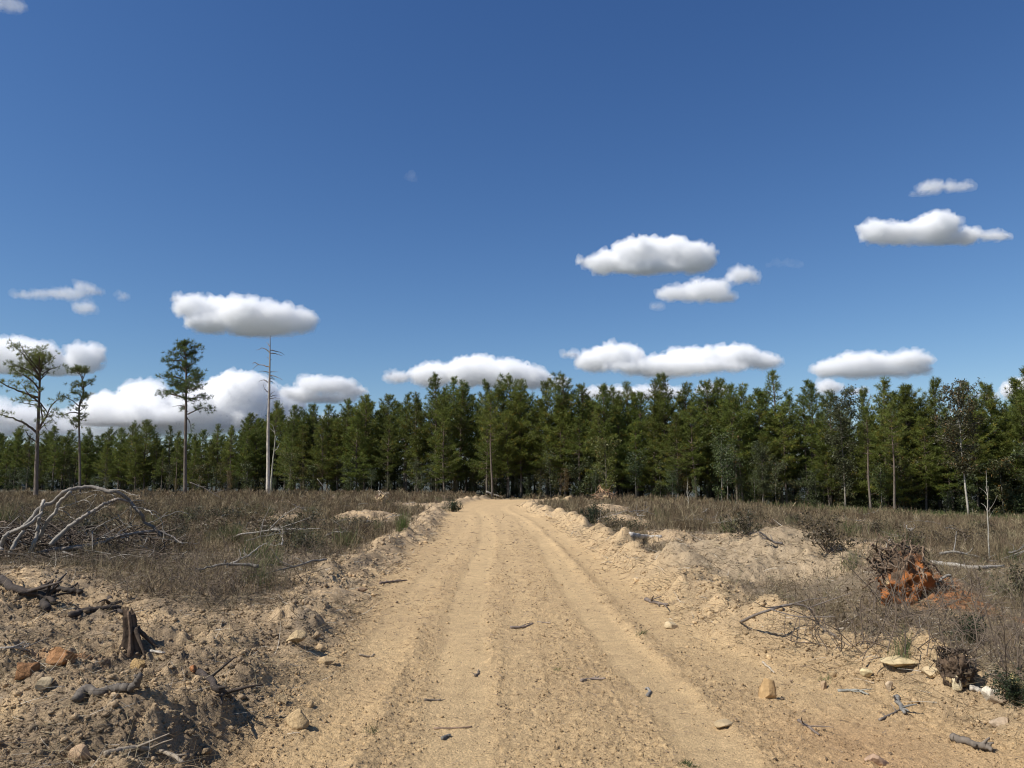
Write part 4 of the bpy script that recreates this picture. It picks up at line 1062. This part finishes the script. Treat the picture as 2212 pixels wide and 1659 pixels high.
# torn root ball with orange clay
def root_ball(px, py, wpx_, hpx, label, seed, clay=True, nroots=34, Cr=(0.15, 0.105, 0.07), clc=(0.40, 0.15, 0.05)):
    g = gat(px, py); k = g[1] / F; r = np.random.default_rng(seed)
    g[2] = height1(g[0], g[1])
    root = empty('uprooted_stump', tuple(g)); put(root, label, 'uprooted stump')
    W = wpx_ * k / 2; H = hpx * k
    v, f = ico(); V = v; Fc = f
    for _ in range(4):
        e = {}; nv = list(V); nf = []
        def mid(a, b):
            key = (min(a, b), max(a, b))
            if key not in e:
                m = (nv[a] + nv[b]) / 2; nv.append(m / np.linalg.norm(m)); e[key] = len(nv) - 1
            return e[key]
        for a, b, c in Fc:
            ab, bc, ca = mid(a, b), mid(b, c), mid(c, a); nf += [(a, ab, ca), (b, bc, ab), (c, ca, bc), (ab, bc, ca)]
        V = np.array(nv); Fc = np.array(nf)
    d = 1 + 0.42 * vn3(V * 1.6 + seed, 1) + 0.24 * vn3(V * 4 + seed, 2) + 0.17 * vn3(V * 9, 3) + 0.11 * vn3(V * 22, 3)
    U = V * d[:, None] * np.array([W * 0.62, W * 0.5, H * 0.46]); U[:, 2] += H * 0.30; U[:, 1] -= 0.25 * W * (1 - U[:, 2] / H)
    nn = vn3(V * 2.3 + 7 + seed, 5)
    C = np.where((nn > -0.35)[:, None], np.array(clc), np.array([0.46, 0.33, 0.18])) * (1 + 0.25 * vn3(V * 14, 6))[:, None]
    top = sm(U[:, 2] / H + 0.25 * vn3(V * 5, 8) - 0.3 * V[:, 0], 0.44, 0.68)[:, None]
    C = C + (np.array([0.13, 0.09, 0.06]) * (1 + 0.4 * vn3(V * 14, 9))[:, None] - C) * top
    obj('clay', mesh('clay', U, [Fc], C, True), M_CLOD, root)
    for i in range(nroots):
        a = r.uniform(0.3, 2 * PI - 0.3) ; el = r.uniform(-0.1, 1.35)
        s = np.array([math.cos(a) * math.cos(el), math.sin(a) * math.cos(el), math.sin(el)])
        p0 = s * np.array([W * 0.55, W * 0.42, H * 0.45]) + np.array([0, 0, H * 0.42])
        L = r.uniform(0.25, 0.75) * W
        t1 = np.cross(s, r.normal(size=3)); t1 /= np.linalg.norm(t1)
        P = [p0, p0 + s * L * 0.3 + t1 * L * 0.2, p0 + s * L * 0.45 + t1 * L * 0.6 + r.normal(0, 0.08 * L, 3), p0 + s * L * 0.5 + t1 * L * 1.0 + np.array([0, 0, r.normal(-0.1, 0.2) * L])]
        mb = MB(); Q = spline(P, 5, 0.006, i)
        rad = r.uniform(0.010, 0.034) * (W / 0.6)
        c = np.array(Cr) * r.uniform(0.6, 1.7)
        mb.tube(Q, np.linspace(rad, rad * 0.3, len(Q)), 7, c, 0.18, i)
        for k2 in range(2):
            j = r.integers(4, len(Q) - 2); e2 = Q[j] + r.normal(0, 0.25 * L, 3)
            mb.tube(spline([Q[j], (Q[j] + e2) / 2 + r.normal(0, .03, 3), e2], 3), np.linspace(rad * .4, rad * .12, 7), 5, c * 1.1, 0.15, i)
        obj('root', mb.mesh('root', True), M_ROOT, root)
    return root
root_ball(1945, 1290, 150, 112, 'torn up root ball caked with orange clay and tangled dark roots', 9, nroots=58, Cr=(0.16, 0.112, 0.075))
root_ball(824, 1088, 40, 28, 'small pale uprooted stump far off in the brush left of the road', 12, nroots=12, Cr=(0.4, 0.33, 0.24), clc=(0.5, 0.38, 0.22))
root_ball(1308, 1084, 60, 26, 'orange brown tangle of torn roots near the trees right of the road end', 14, nroots=26, Cr=(0.30, 0.19, 0.11), clc=(0.30, 0.20, 0.125))
root_ball(2065, 1470, 100, 66, 'dark shredded stump with curled dead leaves on the right berm', 15, nroots=30, Cr=(0.075, 0.055, 0.04), clc=(0.09, 0.065, 0.045))

# ------------------------------------------------------------------ bushes and grass clumps
EVG = bush_mesh(601, 0.75, 0.55, (0.030, 0.042, 0.018), 0.055, 14, 46)
BRN = [bush_mesh(610 + i, 0.75, 0.65, ((0.085, 0.065, 0.036), (0.11, 0.083, 0.045), (0.065, 0.062, 0.03))[i], 0.06, 8, 26) for i in range(3)]
for t, c in [EVG] + BRN: t.materials.append(M_TWIG); c.materials.append(M_LEAF)
def bush(px, py, wpx_, meshes, label, group=None, name='bush'):
    g = gat(px, py); s = wpx_ * g[1] / F / 1.25
    return plant(name, meshes, (g[0], g[1], height1(g[0], g[1]) - 0.02), random.uniform(0, 6.28), s, label, 'bush', group, part=('stems', 'leaves'))
bush(1284, 1132, 56, EVG, 'round dark evergreen bush at the right edge of the road, far half')
bush(978, 1106, 36, EVG, 'dark green bush at the left edge of the road before its end')
bush(2090, 1390, 80, EVG, 'low dark green bush below the orange earth at the right')
bush(2190, 1520, 90, EVG, 'dark bush with round leaves at the right edge of the photo near the stones')
bush(2200, 1300, 110, BRN[2], 'tall brown bush at the right edge of the photo behind the brush')
bush(1960, 1192, 70, BRN[0], 'dark brown leafy bush just behind the orange root ball')
bush(1610, 1160, 80, BRN[2], 'dark olive bush standing behind the top of the dirt mound')
bush(1790, 1200, 110, BRN[0], 'wide dark brown bush right behind the dirt mound')
bush(175, 1150, 60, BRN[1], 'brown leafed bush inside the arch of the fallen treetop')
bush(385, 1150, 60, BRN[0], 'dark brown leafed bush right of the fallen treetop')
taken = 0
while taken < 100:
    px = random.uniform(0, 2212); py = random.uniform(1062, 1200)
    g = gat(px, py)
    if g[1] > 90 or g[1] > forest_y(g[0]) - 1: continue
    if float(veg_f(np.array([g[0]]), np.array([g[1]]))[0]) < 0.75 or mound_f(g[0], g[1]) > 0.02: continue
    s = random.uniform(0.4, 1.0) * (0.8 if px > 1106 else 1)
    plant('bush', random.choice(BRN), (g[0], g[1], height1(g[0], g[1]) - 0.02), random.uniform(0, 6.28), s * 1.15, 'brown dead leafed bush scattered among dry brush in the clearing', 'bush', 'brown bushes scattered over the clearing', sz=s * 0.72, part=('stems', 'leaves'))
    taken += 1

# wiry leafless shrubs
def wire_mesh(seed, H=0.6, R=0.45, nb=8):
    r = np.random.default_rng(seed); mb = MB()
    for i in range(nb):
        az = r.uniform(0, 2 * PI); el = r.uniform(0.5, 1.5); L = H * r.uniform(0.45, 1.2)
        d = np.array([math.cos(az) * math.cos(el), math.sin(az) * math.cos(el), math.sin(el)])
        b = np.array([r.normal(0, 0.16), r.normal(0, 0.16), -0.03])
        Q = spline([b, b + d * L * 0.5 + r.normal(0, 0.07, 3), b + d * L + r.normal(0, 0.13, 3)], 4)
        c = np.array([0.15, 0.115, 0.085]) * r.uniform(0.6, 1.5)
        mb.tube(Q, np.linspace(0.006, 0.0028, len(Q)), 4, c, cap=False)
        for k in range(5):
            q = Q[r.integers(2, len(Q))]; e = d * 0.6 + r.normal(0, 0.6, 3); e[2] = abs(e[2]) * 0.8
            l2 = L * r.uniform(0.15, 0.42); e = e / np.linalg.norm(e)
            S2 = np.array([q, q + e * l2 * 0.5 + r.normal(0, 0.02, 3), q + e * l2 + r.normal(0, 0.03, 3)])
            mb.tube(S2, [0.0032, 0.0026, 0.0018], 3, c * 1.1, cap=False)
            e2 = e + r.normal(0, 0.6, 3); mb.tube(np.array([S2[1], S2[1] + e2 * l2 * 0.45]), [0.0022, 0.0015], 3, c * 1.15, cap=False)
    return mb.mesh('shrub_stems')
WIRE = [wire_mesh(700 + i) for i in range(5)]
for m_ in WIRE: m_.materials.append(M_TWIG)
SPOTS = [(1760,1385),(1830,1400),(1880,1420),(1900,1370),(1960,1400),(2000,1350),(2110,1440),(2150,1420),(2190,1450),(2200,1390),(2080,1340),(2140,1340),(2020,1300),(1950,1340),(2230,1440),(2170,1480),(2060,1420),
         (330,1290),(380,1300),(430,1290),(480,1280),(530,1285),(580,1270),(620,1255),(400,1265),(500,1255),(350,1270),(560,1240),(600,1300),(450,1310),(300,1282),(640,1220),(690,1215),(660,1190)]
for i, (px, py) in enumerate(SPOTS):
    g = gat(px, py); sc_ = random.uniform(0.6, 1.15) * (1.0 if px > 1100 else 0.85)
    o = obj('dead_shrub', WIRE[i % 5], None, None, (g[0], g[1], height1(g[0], g[1])))
    o.rotation_euler = (0, 0, random.uniform(0, 6.28)); o.scale = (sc_, sc_, sc_)
    put(o, 'leafless wiry brown shrub on the ' + ('brushy bank right of the road' if px > 1100 else 'edge of the brush above the left dirt bank'), 'shrub', 'leafless shrubs right of the road' if px > 1100 else 'leafless shrubs left of the road')

def grass_clump(px, py, hpx, wpx_, label, n=220, col=(0.10, 0.14, 0.04), W=0.3, lean=0.22):
    g = gat(px, py); k = g[1] / F; r = np.random.default_rng(int(px * 3 + py))
    b = np.stack([r.normal(0, wpx_ * k * 0.25, n), r.normal(0, wpx_ * k * 0.25, n), np.zeros(n)], 1)
    b[:, 2] = height(b[:, 0] + g[0], b[:, 1] + g[1]) - g[2]
    d = np.stack([r.normal(0, lean, n), r.normal(0, lean, n), np.ones(n)], 1)
    V, q, ix = ribbons(b, d, hpx * k * r.uniform(0.4, 1.1, n), np.maximum(0.003, W * g[1] / 769) * np.ones(n), r.normal(0, 0.2, n), 3, 0.2, r)
    c = np.asarray(col) * r.uniform(0.6, 1.4, (n, 1)); dry = r.random(n) < 0.25; c[dry] = np.array([0.26, 0.2, 0.11]) * r.uniform(.7, 1.2, (dry.sum(), 1))
    return put(obj('grass_clump', mesh('grass_clump', V, [q], c[ix]), M_GRASS, None, tuple(g)), label, 'grass')
grass_clump(869, 1148, 40, 22, 'upright green grass clump on the left side of the road, far half')
grass_clump(815, 1152, 34, 26, 'shorter olive grass clump left of the upright green one', 150, (0.10, 0.12, 0.045))
grass_clump(560, 1262, 74, 90, 'loose stand of thin tall green stems in the brush on the left', 260, (0.11, 0.14, 0.05), 0.25, 0.12)
grass_clump(1950, 1430, 60, 34, 'narrow green grass clump in the brush above the right berm', 140, (0.09, 0.13, 0.05), 0.3, 0.15)
grass_clump(1838, 1225, 34, 40, 'green grass tuft between the dirt mound and the root ball', 150, (0.11, 0.14, 0.05))
grass_clump(1788, 1474, 14, 26, 'tiny green grass tuft in the sandy gully right of the road', 60, (0.10, 0.16, 0.05), 0.4, 0.6)
grass_clump(1201, 1450, 16, 22, 'tiny green grass sprig in the middle of the road', 26, (0.10, 0.15, 0.05), 0.4, 0.8)
grass_clump(1484, 1652, 12, 40, 'flat green weed patch at the bottom edge of the road', 140, (0.06, 0.09, 0.03), 0.6, 1.4)
grass_clump(805, 1585, 26, 30, 'pale green grass wisp in the left wheel rut near the camera', 50, (0.15, 0.16, 0.08), 0.4, 0.8)
grass_clump(1385, 1372, 14, 22, 'little green weed at the right wheel track, farther up the road', 50, (0.09, 0.13, 0.05), 0.4, 0.8)
grass_clump(5, 1140, 50, 60, 'green tussock at the left photo edge behind the fallen treetop', 240, (0.10, 0.13, 0.035), 0.4, 0.3)
grass_clump(2050, 1430, 40, 60, 'pale straw tuft on top of the dark shredded stump', 120, (0.45, 0.38, 0.24), 0.5, 0.5)
TUS = []
for i in range(3):
    r = np.random.default_rng(1200 + i); n = 160
    b_ = np.stack([r.normal(0, 0.13, n), r.normal(0, 0.13, n), np.full(n, -0.02)], 1); d_ = np.stack([r.normal(0, 0.4, n), r.normal(0, 0.4, n), np.ones(n)], 1)
    V_, q_, ix_ = ribbons(b_, d_, r.uniform(0.2, 0.5, n), np.full(n, 0.011), r.normal(0, 0.3, n), 3, 0.2, r)
    c_ = np.array([0.095, 0.115, 0.04]) * r.uniform(0.6, 1.4, (n, 1)); dr = r.random(n) < 0.35; c_[dr] = np.array([0.26, 0.2, 0.12])
    m_ = mesh('tussock', V_, [q_], c_[ix_]); m_.materials.append(M_GRASS); TUS.append(m_)
got = 0
while got < 60:
    px = random.uniform(0, 2212); py = random.uniform(1068, 1230)
    g = gat(px, py)
    if g[1] > 75 or g[1] > forest_y(g[0]) - 2 or float(veg_f(g[:1], g[1:2])[0]) < 0.5 or px < 420 and py > 1150: continue
    o = obj('grass_tussock', TUS[got % 3], None, None, (g[0], g[1], height1(g[0], g[1])))
    sc_ = random.uniform(0.6, 1.3); o.scale = (sc_, sc_, sc_); o.rotation_euler = (0, 0, random.uniform(0, 6.28))
    put(o, 'dull green grass tussock growing among the dry brush', 'grass', 'green tussocks in the clearing'); got += 1
# green sedge strip in front of the right forest
x = rng.normal(33, 7.0, 9000); y = forest_y(x) - np.abs(rng.normal(0, 9.0, 9000)) - 1
keep = pn(x * 0.4, y * 0.4, 90) + 0.3 * rng.random(len(x)) > -0.1
x, y = x[keep], y[keep]; n = len(x)
c = np.array([0.095, 0.115, 0.04]) * rng.uniform(0.5, 1.5, (n, 1))
litter_obj('green_sedge', x, y, rng.uniform(0.25, 0.65, n), np.full(n, 0.035), rng.uniform(1.5, 4, n), c, M_GRASS, 2)

# ------------------------------------------------------------------ clouds
def vol_mat(d):
    m = bpy.data.materials.new('cloud_vapour'); m.use_nodes = True; nt = m.node_tree; nt.nodes.clear()
    out = nt.nodes.new('ShaderNodeOutputMaterial'); v = nt.nodes.new('ShaderNodeVolumeScatter')
    v.inputs['Color'].default_value = (1, 1, 1, 1); v.inputs['Density'].default_value = d; v.inputs['Anisotropy'].default_value = -0.08
    nt.links.new(v.outputs[0], out.inputs['Volume'])
    return m

def cloud(blobs, ybase, label, seed, thick=1.0, alt=700.0, mfp=3.0, flat=0.45, amp=1.0, puffs=7):
    r = np.random.default_rng(seed)
    el = (HOR - ybase) / F
    D = min(alt / max(el, 0.05), 9500.0)
    px = D / F                         # metres per photo unit at that distance
    v, f = ico(); V = v; Fc = f
    for _ in range(2):
        e = {}; nv = list(V); nf = []
        def mid(a, b):
            key = (min(a, b), max(a, b))
            if key not in e:
                m = (nv[a] + nv[b]) / 2; nv.append(m / np.linalg.norm(m)); e[key] = len(nv) - 1
            return e[key]
        for a, b, c in Fc:
            ab, bc, ca = mid(a, b), mid(b, c), mid(c, a); nf += [(a, ab, ca), (b, bc, ab), (c, ca, bc), (ab, bc, ca)]
        V = np.array(nv); Fc = np.array(nf)
    c0 = at(np.mean([b[0] for b in blobs]), ybase, D)
    mb = MB()
    for (bx, by, rx, ry) in blobs:
        p = at(bx, by, D) - c0
        p[1] += r.normal(0, 0.25) * rx * px
        S_ = np.array([rx, min(rx, ry * 2.0) * thick, ry]) * px * 0.86
        mb.add(V * S_ + p, None, Fc)
        for k in range(puffs):
            a = r.uniform(0, 2 * PI); e2 = r.uniform(-0.15, 1.25)
            s = np.array([math.cos(a) * math.cos(e2), math.sin(a) * math.cos(e2), math.sin(e2)])
            q = r.uniform(0.28, 0.52) * min(rx, ry) * px
            mb.add(V * q * np.array([1.25, 1.1, 0.85]) + p + s * S_ * 0.88, None, Fc)
    me = mb.mesh('cloud'); o = obj('cloud', me)
    mod = o.modifiers.new('fuse', 'REMESH'); mod.mode = 'VOXEL'; mod.voxel_size = px * 1.5
    dg = bpy.context.evaluated_depsgraph_get(); dg.update()
    me2 = bpy.data.meshes.new_from_object(o.evaluated_get(dg))
    o.modifiers.clear(); o.data = me2
    n = len(me2.vertices); co = np.empty(n * 3, np.float32); me2.vertices.foreach_get('co', co); co = co.reshape(-1, 3).astype(float)
    no = np.empty(n * 3, np.float32); me2.vertices.foreach_get('normal', no); no = no.reshape(-1, 3)
    P = co / px
    tri = len(me2.loops)
    lv = np.empty(len(me2.loops), np.int32); me2.loops.foreach_get('vertex_index', lv)
    q = lv.reshape(-1, 4)
    root = empty('cloud', tuple(c0))
    bpy.data.objects.remove(o); bpy.data.meshes.remove(me)
    big = 4.0 * vn3(P / 40, seed + 3) + 5.0 * (np.abs(vn3(P / 19, seed)) - 0.3)
    for nm, offp, tau, k in (('core', -6.0, 9.0, 0), ('body', -2.0, 10.0, 1), ('fringe', 3.0, 15.0, 2)):
        if nm != 'fringe' and mfp > 20: continue
        d = big + 3.6 * (np.abs(vn3(P / 9.5, seed + 1)) - 0.3) + 3.4 * (np.abs(vn3(P / 4.4, seed + 2)) - 0.3) + 2.0 * vn3(P / 2.6, seed + 4) \
            + (1.0 + k) * 2.3 * vn3(P / 11 + 31 * k, seed + 5 + k) + (0.6 + 1.1 * k) * vn3(P / 5 + 17 * k, seed + 9 + k)
        c = co + no * ((d * amp + offp) * px)[:, None]
        lo = c[:, 2] < 0; c[lo, 2] = c[lo, 2] * flat
        m3 = mesh('cloud_' + nm, c, [q], None, True)
        m3.materials.append(vol_mat(1.0 / (tau * mfp * px)))
        obj(nm, m3, None, root)
    bpy.data.meshes.remove(me2)
    return put(root, label, 'cloud')

cloud([(420,665,55,28),(480,665,60,32),(540,685,70,35),(600,690,60,35),(655,695,32,30),(450,698,60,26),(560,710,90,18),(395,648,30,12)], 722, 'thick white cumulus above the dead snag and the lone dense pine', 1)
cloud([(130,634,85,14),(180,622,25,13),(60,638,35,8),(210,632,22,11)], 646, 'long thin veil of cloud high at the left of the sky', 2, mfp=9)
cloud([(172,663,30,14)], 675, 'small grey scrap of cloud hanging below the long thin veil', 3, mfp=9)
cloud([(266,640,13,10)], 648, 'tiny round puff between the thin veil and the thick cumulus', 4, mfp=9)
cloud([(-60,770,80,40),(20,765,70,38),(90,775,60,38),(180,777,42,36),(130,792,80,24),(40,795,80,22)], 808, 'big white cumulus behind the flat topped pine at the left edge', 5, mfp=3.6)
cloud([(300,862,60,44),(250,885,70,38),(360,880,70,40),(330,905,130,34),(215,900,60,34),(420,885,50,34)], 918, 'grey white cloud bank low between the thin pine and the dense pine', 6, mfp=3.6)
cloud([(500,842,60,38),(530,850,70,48),(455,870,60,40),(600,875,70,36),(540,900,130,32)], 922, 'domed white cloud low behind the dead snag', 7, mfp=3.4)
cloud([(715,838,70,20),(680,830,40,18),(760,845,40,16),(650,850,50,18),(700,860,90,14)], 868, 'low pale cloud over the pines right of the dead snag', 8)
cloud([(80,905,80,30),(0,900,60,34),(-80,910,80,40),(150,922,70,22),(40,930,120,18)], 942, 'low cloud streak behind the trunks at the left edge', 9, mfp=6)
cloud([(430,925,190,26),(300,935,150,20),(600,915,120,26),(150,950,140,18),(700,905,90,14)], 948, 'dim flat cloud layer close above the far pines on the left', 10, mfp=8, puffs=3)
cloud([(860,815,40,16),(930,810,60,28),(1020,805,75,36),(1080,810,80,35),(1150,820,50,25),(1205,830,28,16)], 852, 'bright cumulus rising behind the forest at the end of the road', 11)
cloud([(1290,780,60,26),(1330,770,70,28),(1430,790,90,25),(1500,775,80,28),(1590,770,70,30),(1650,780,55,20),(1450,798,180,20),(1235,766,26,8)], 820, 'long bright cumulus low over the forest right of centre', 12)
cloud([(1800,795,42,20),(1880,780,80,22),(1960,780,58,24),(1990,798,30,12),(1900,798,120,18)], 815, 'flat grey white cloud low over the forest at the right', 13)
cloud([(1795,838,34,18),(1850,846,30,10)], 852, 'small white cloud just below the flat grey one, touching the treetops', 14)
cloud([(2190,845,42,22),(2130,858,36,10),(2240,838,50,30)], 865, 'white cloud at the right edge behind the last treetops', 15)
cloud([(1310,570,60,26),(1370,550,60,32),(1440,545,75,36),(1500,560,52,38),(1400,585,110,18),(1262,562,22,13)], 596, 'large white cumulus in the middle of the right half of the sky', 16)
cloud([(1460,630,48,18),(1530,622,60,26),(1600,595,38,20),(1560,642,35,14),(1625,602,22,12),(1500,638,50,14)], 648, 'smaller ragged cloud overlapping the lower side of the large one', 17, mfp=4)
cloud([(1417,663,18,7)], 668, 'tiny faint scrap of cloud below the ragged cloud', 18, mfp=12)
cloud([(1890,500,42,26),(1940,502,60,22),(2020,492,56,36),(2032,472,30,18),(2090,507,42,20),(2140,514,44,10),(2000,517,150,10)], 524, 'white cumulus highest at the right with two humps', 19)
cloud([(2010,405,34,15),(2055,408,50,10),(1985,425,24,6)], 415, 'small thin cloud directly above the two humped cumulus', 20, mfp=7)
cloud([(25,8,34,14),(-20,5,40,18)], 18, 'faint cloud cut off by the top left corner', 21, mfp=12)
cloud([(1690,575,50,7)], 580, 'faint wisp right of the large white cumulus', 22, mfp=26, puffs=3)
cloud([(888,380,16,9)], 388, 'very faint wisp alone in the middle of the blue sky', 23, mfp=30, puffs=3)
cloud([(1400,845,110,18),(1540,842,45,14),(1300,850,60,14)], 862, 'low white cloud peeking between treetops under the long cumulus', 24)

# ------------------------------------------------------------------ light, sky, camera
SUN_EL, SUN_AZ = math.radians(47), math.radians(-114)      # azimuth from the viewing direction, negative to the left
sd = Vector((math.sin(SUN_AZ) * math.cos(SUN_EL), math.cos(SUN_AZ) * math.cos(SUN_EL), math.sin(SUN_EL)))
sun = bpy.data.lights.new('sun', 'SUN'); sun.energy = 4.8; sun.angle = math.radians(0.53); sun.color = (1.0, 0.955, 0.88)
so = bpy.data.objects.new('sun', sun); COL.objects.link(so); so.rotation_euler = sd.to_track_quat('Z', 'Y').to_euler()

w = bpy.data.worlds.new('World'); SC.world = w; w.use_nodes = True
nt = w.node_tree; nt.nodes.clear()
out = nt.nodes.new('ShaderNodeOutputWorld'); bg = nt.nodes.new('ShaderNodeBackground'); sk = nt.nodes.new('ShaderNodeTexSky')
sk.sky_type = 'NISHITA'; sk.sun_disc = False; sk.sun_elevation = SUN_EL; sk.sun_rotation = SUN_AZ
sk.air_density = 1.0; sk.dust_density = 0.05; sk.ozone_density = 3.0; sk.altitude = 100
sep = nt.nodes.new('ShaderNodeSeparateColor'); comb = nt.nodes.new('ShaderNodeCombineColor')
nt.links.new(sk.outputs[0], sep.inputs[0])
for i, (k, p) in enumerate(((0.51, 1.30), (0.685, 1.14), (1.10, 0.94))):
    pw = nt.nodes.new('ShaderNodeMath'); pw.operation = 'POWER'; pw.inputs[1].default_value = p
    ml = nt.nodes.new('ShaderNodeMath'); ml.operation = 'MULTIPLY'; ml.inputs[1].default_value = k
    nt.links.new(sep.outputs[i], pw.inputs[0]); nt.links.new(pw.outputs[0], ml.inputs[0]); nt.links.new(ml.outputs[0], comb.inputs[i])
nt.links.new(comb.outputs[0], bg.inputs['Color'])
bg.inputs['Strength'].default_value = 0.081
nt.links.new(bg.outputs[0], out.inputs['Surface'])

cam = bpy.data.cameras.new('camera'); co_ = bpy.data.objects.new('camera', cam); COL.objects.link(co_)
cam.sensor_width = 36; cam.lens = 36 * F / 2212.0; cam.clip_start = 0.05; cam.clip_end = 60000
co_.location = (0, 0, EYE); co_.rotation_euler = (PI / 2 + TH, 0, 0)
SC.camera = co_

SC.render.engine = 'CYCLES'
cy = SC.cycles
cy.max_bounces = 30; cy.diffuse_bounces = 3; cy.glossy_bounces = 2; cy.transmission_bounces = 4; cy.volume_bounces = 28; cy.transparent_max_bounces = 8
cy.use_denoising = True
cy.denoising_prefilter = 'ACCURATE'; cy.denoising_input_passes = 'RGB_ALBEDO_NORMAL'
cy.pixel_filter_type = 'BLACKMAN_HARRIS'; cy.filter_width = 1.1
cy.use_adaptive_sampling = False
cy.sample_clamp_indirect = 6.0
try: cy.denoiser = 'OPENIMAGEDENOISE'
except Exception: pass
SC.view_settings.view_transform = 'Standard'; SC.view_settings.look = 'None'
SC.view_settings.exposure = 0.32; SC.view_settings.gamma = 1.0
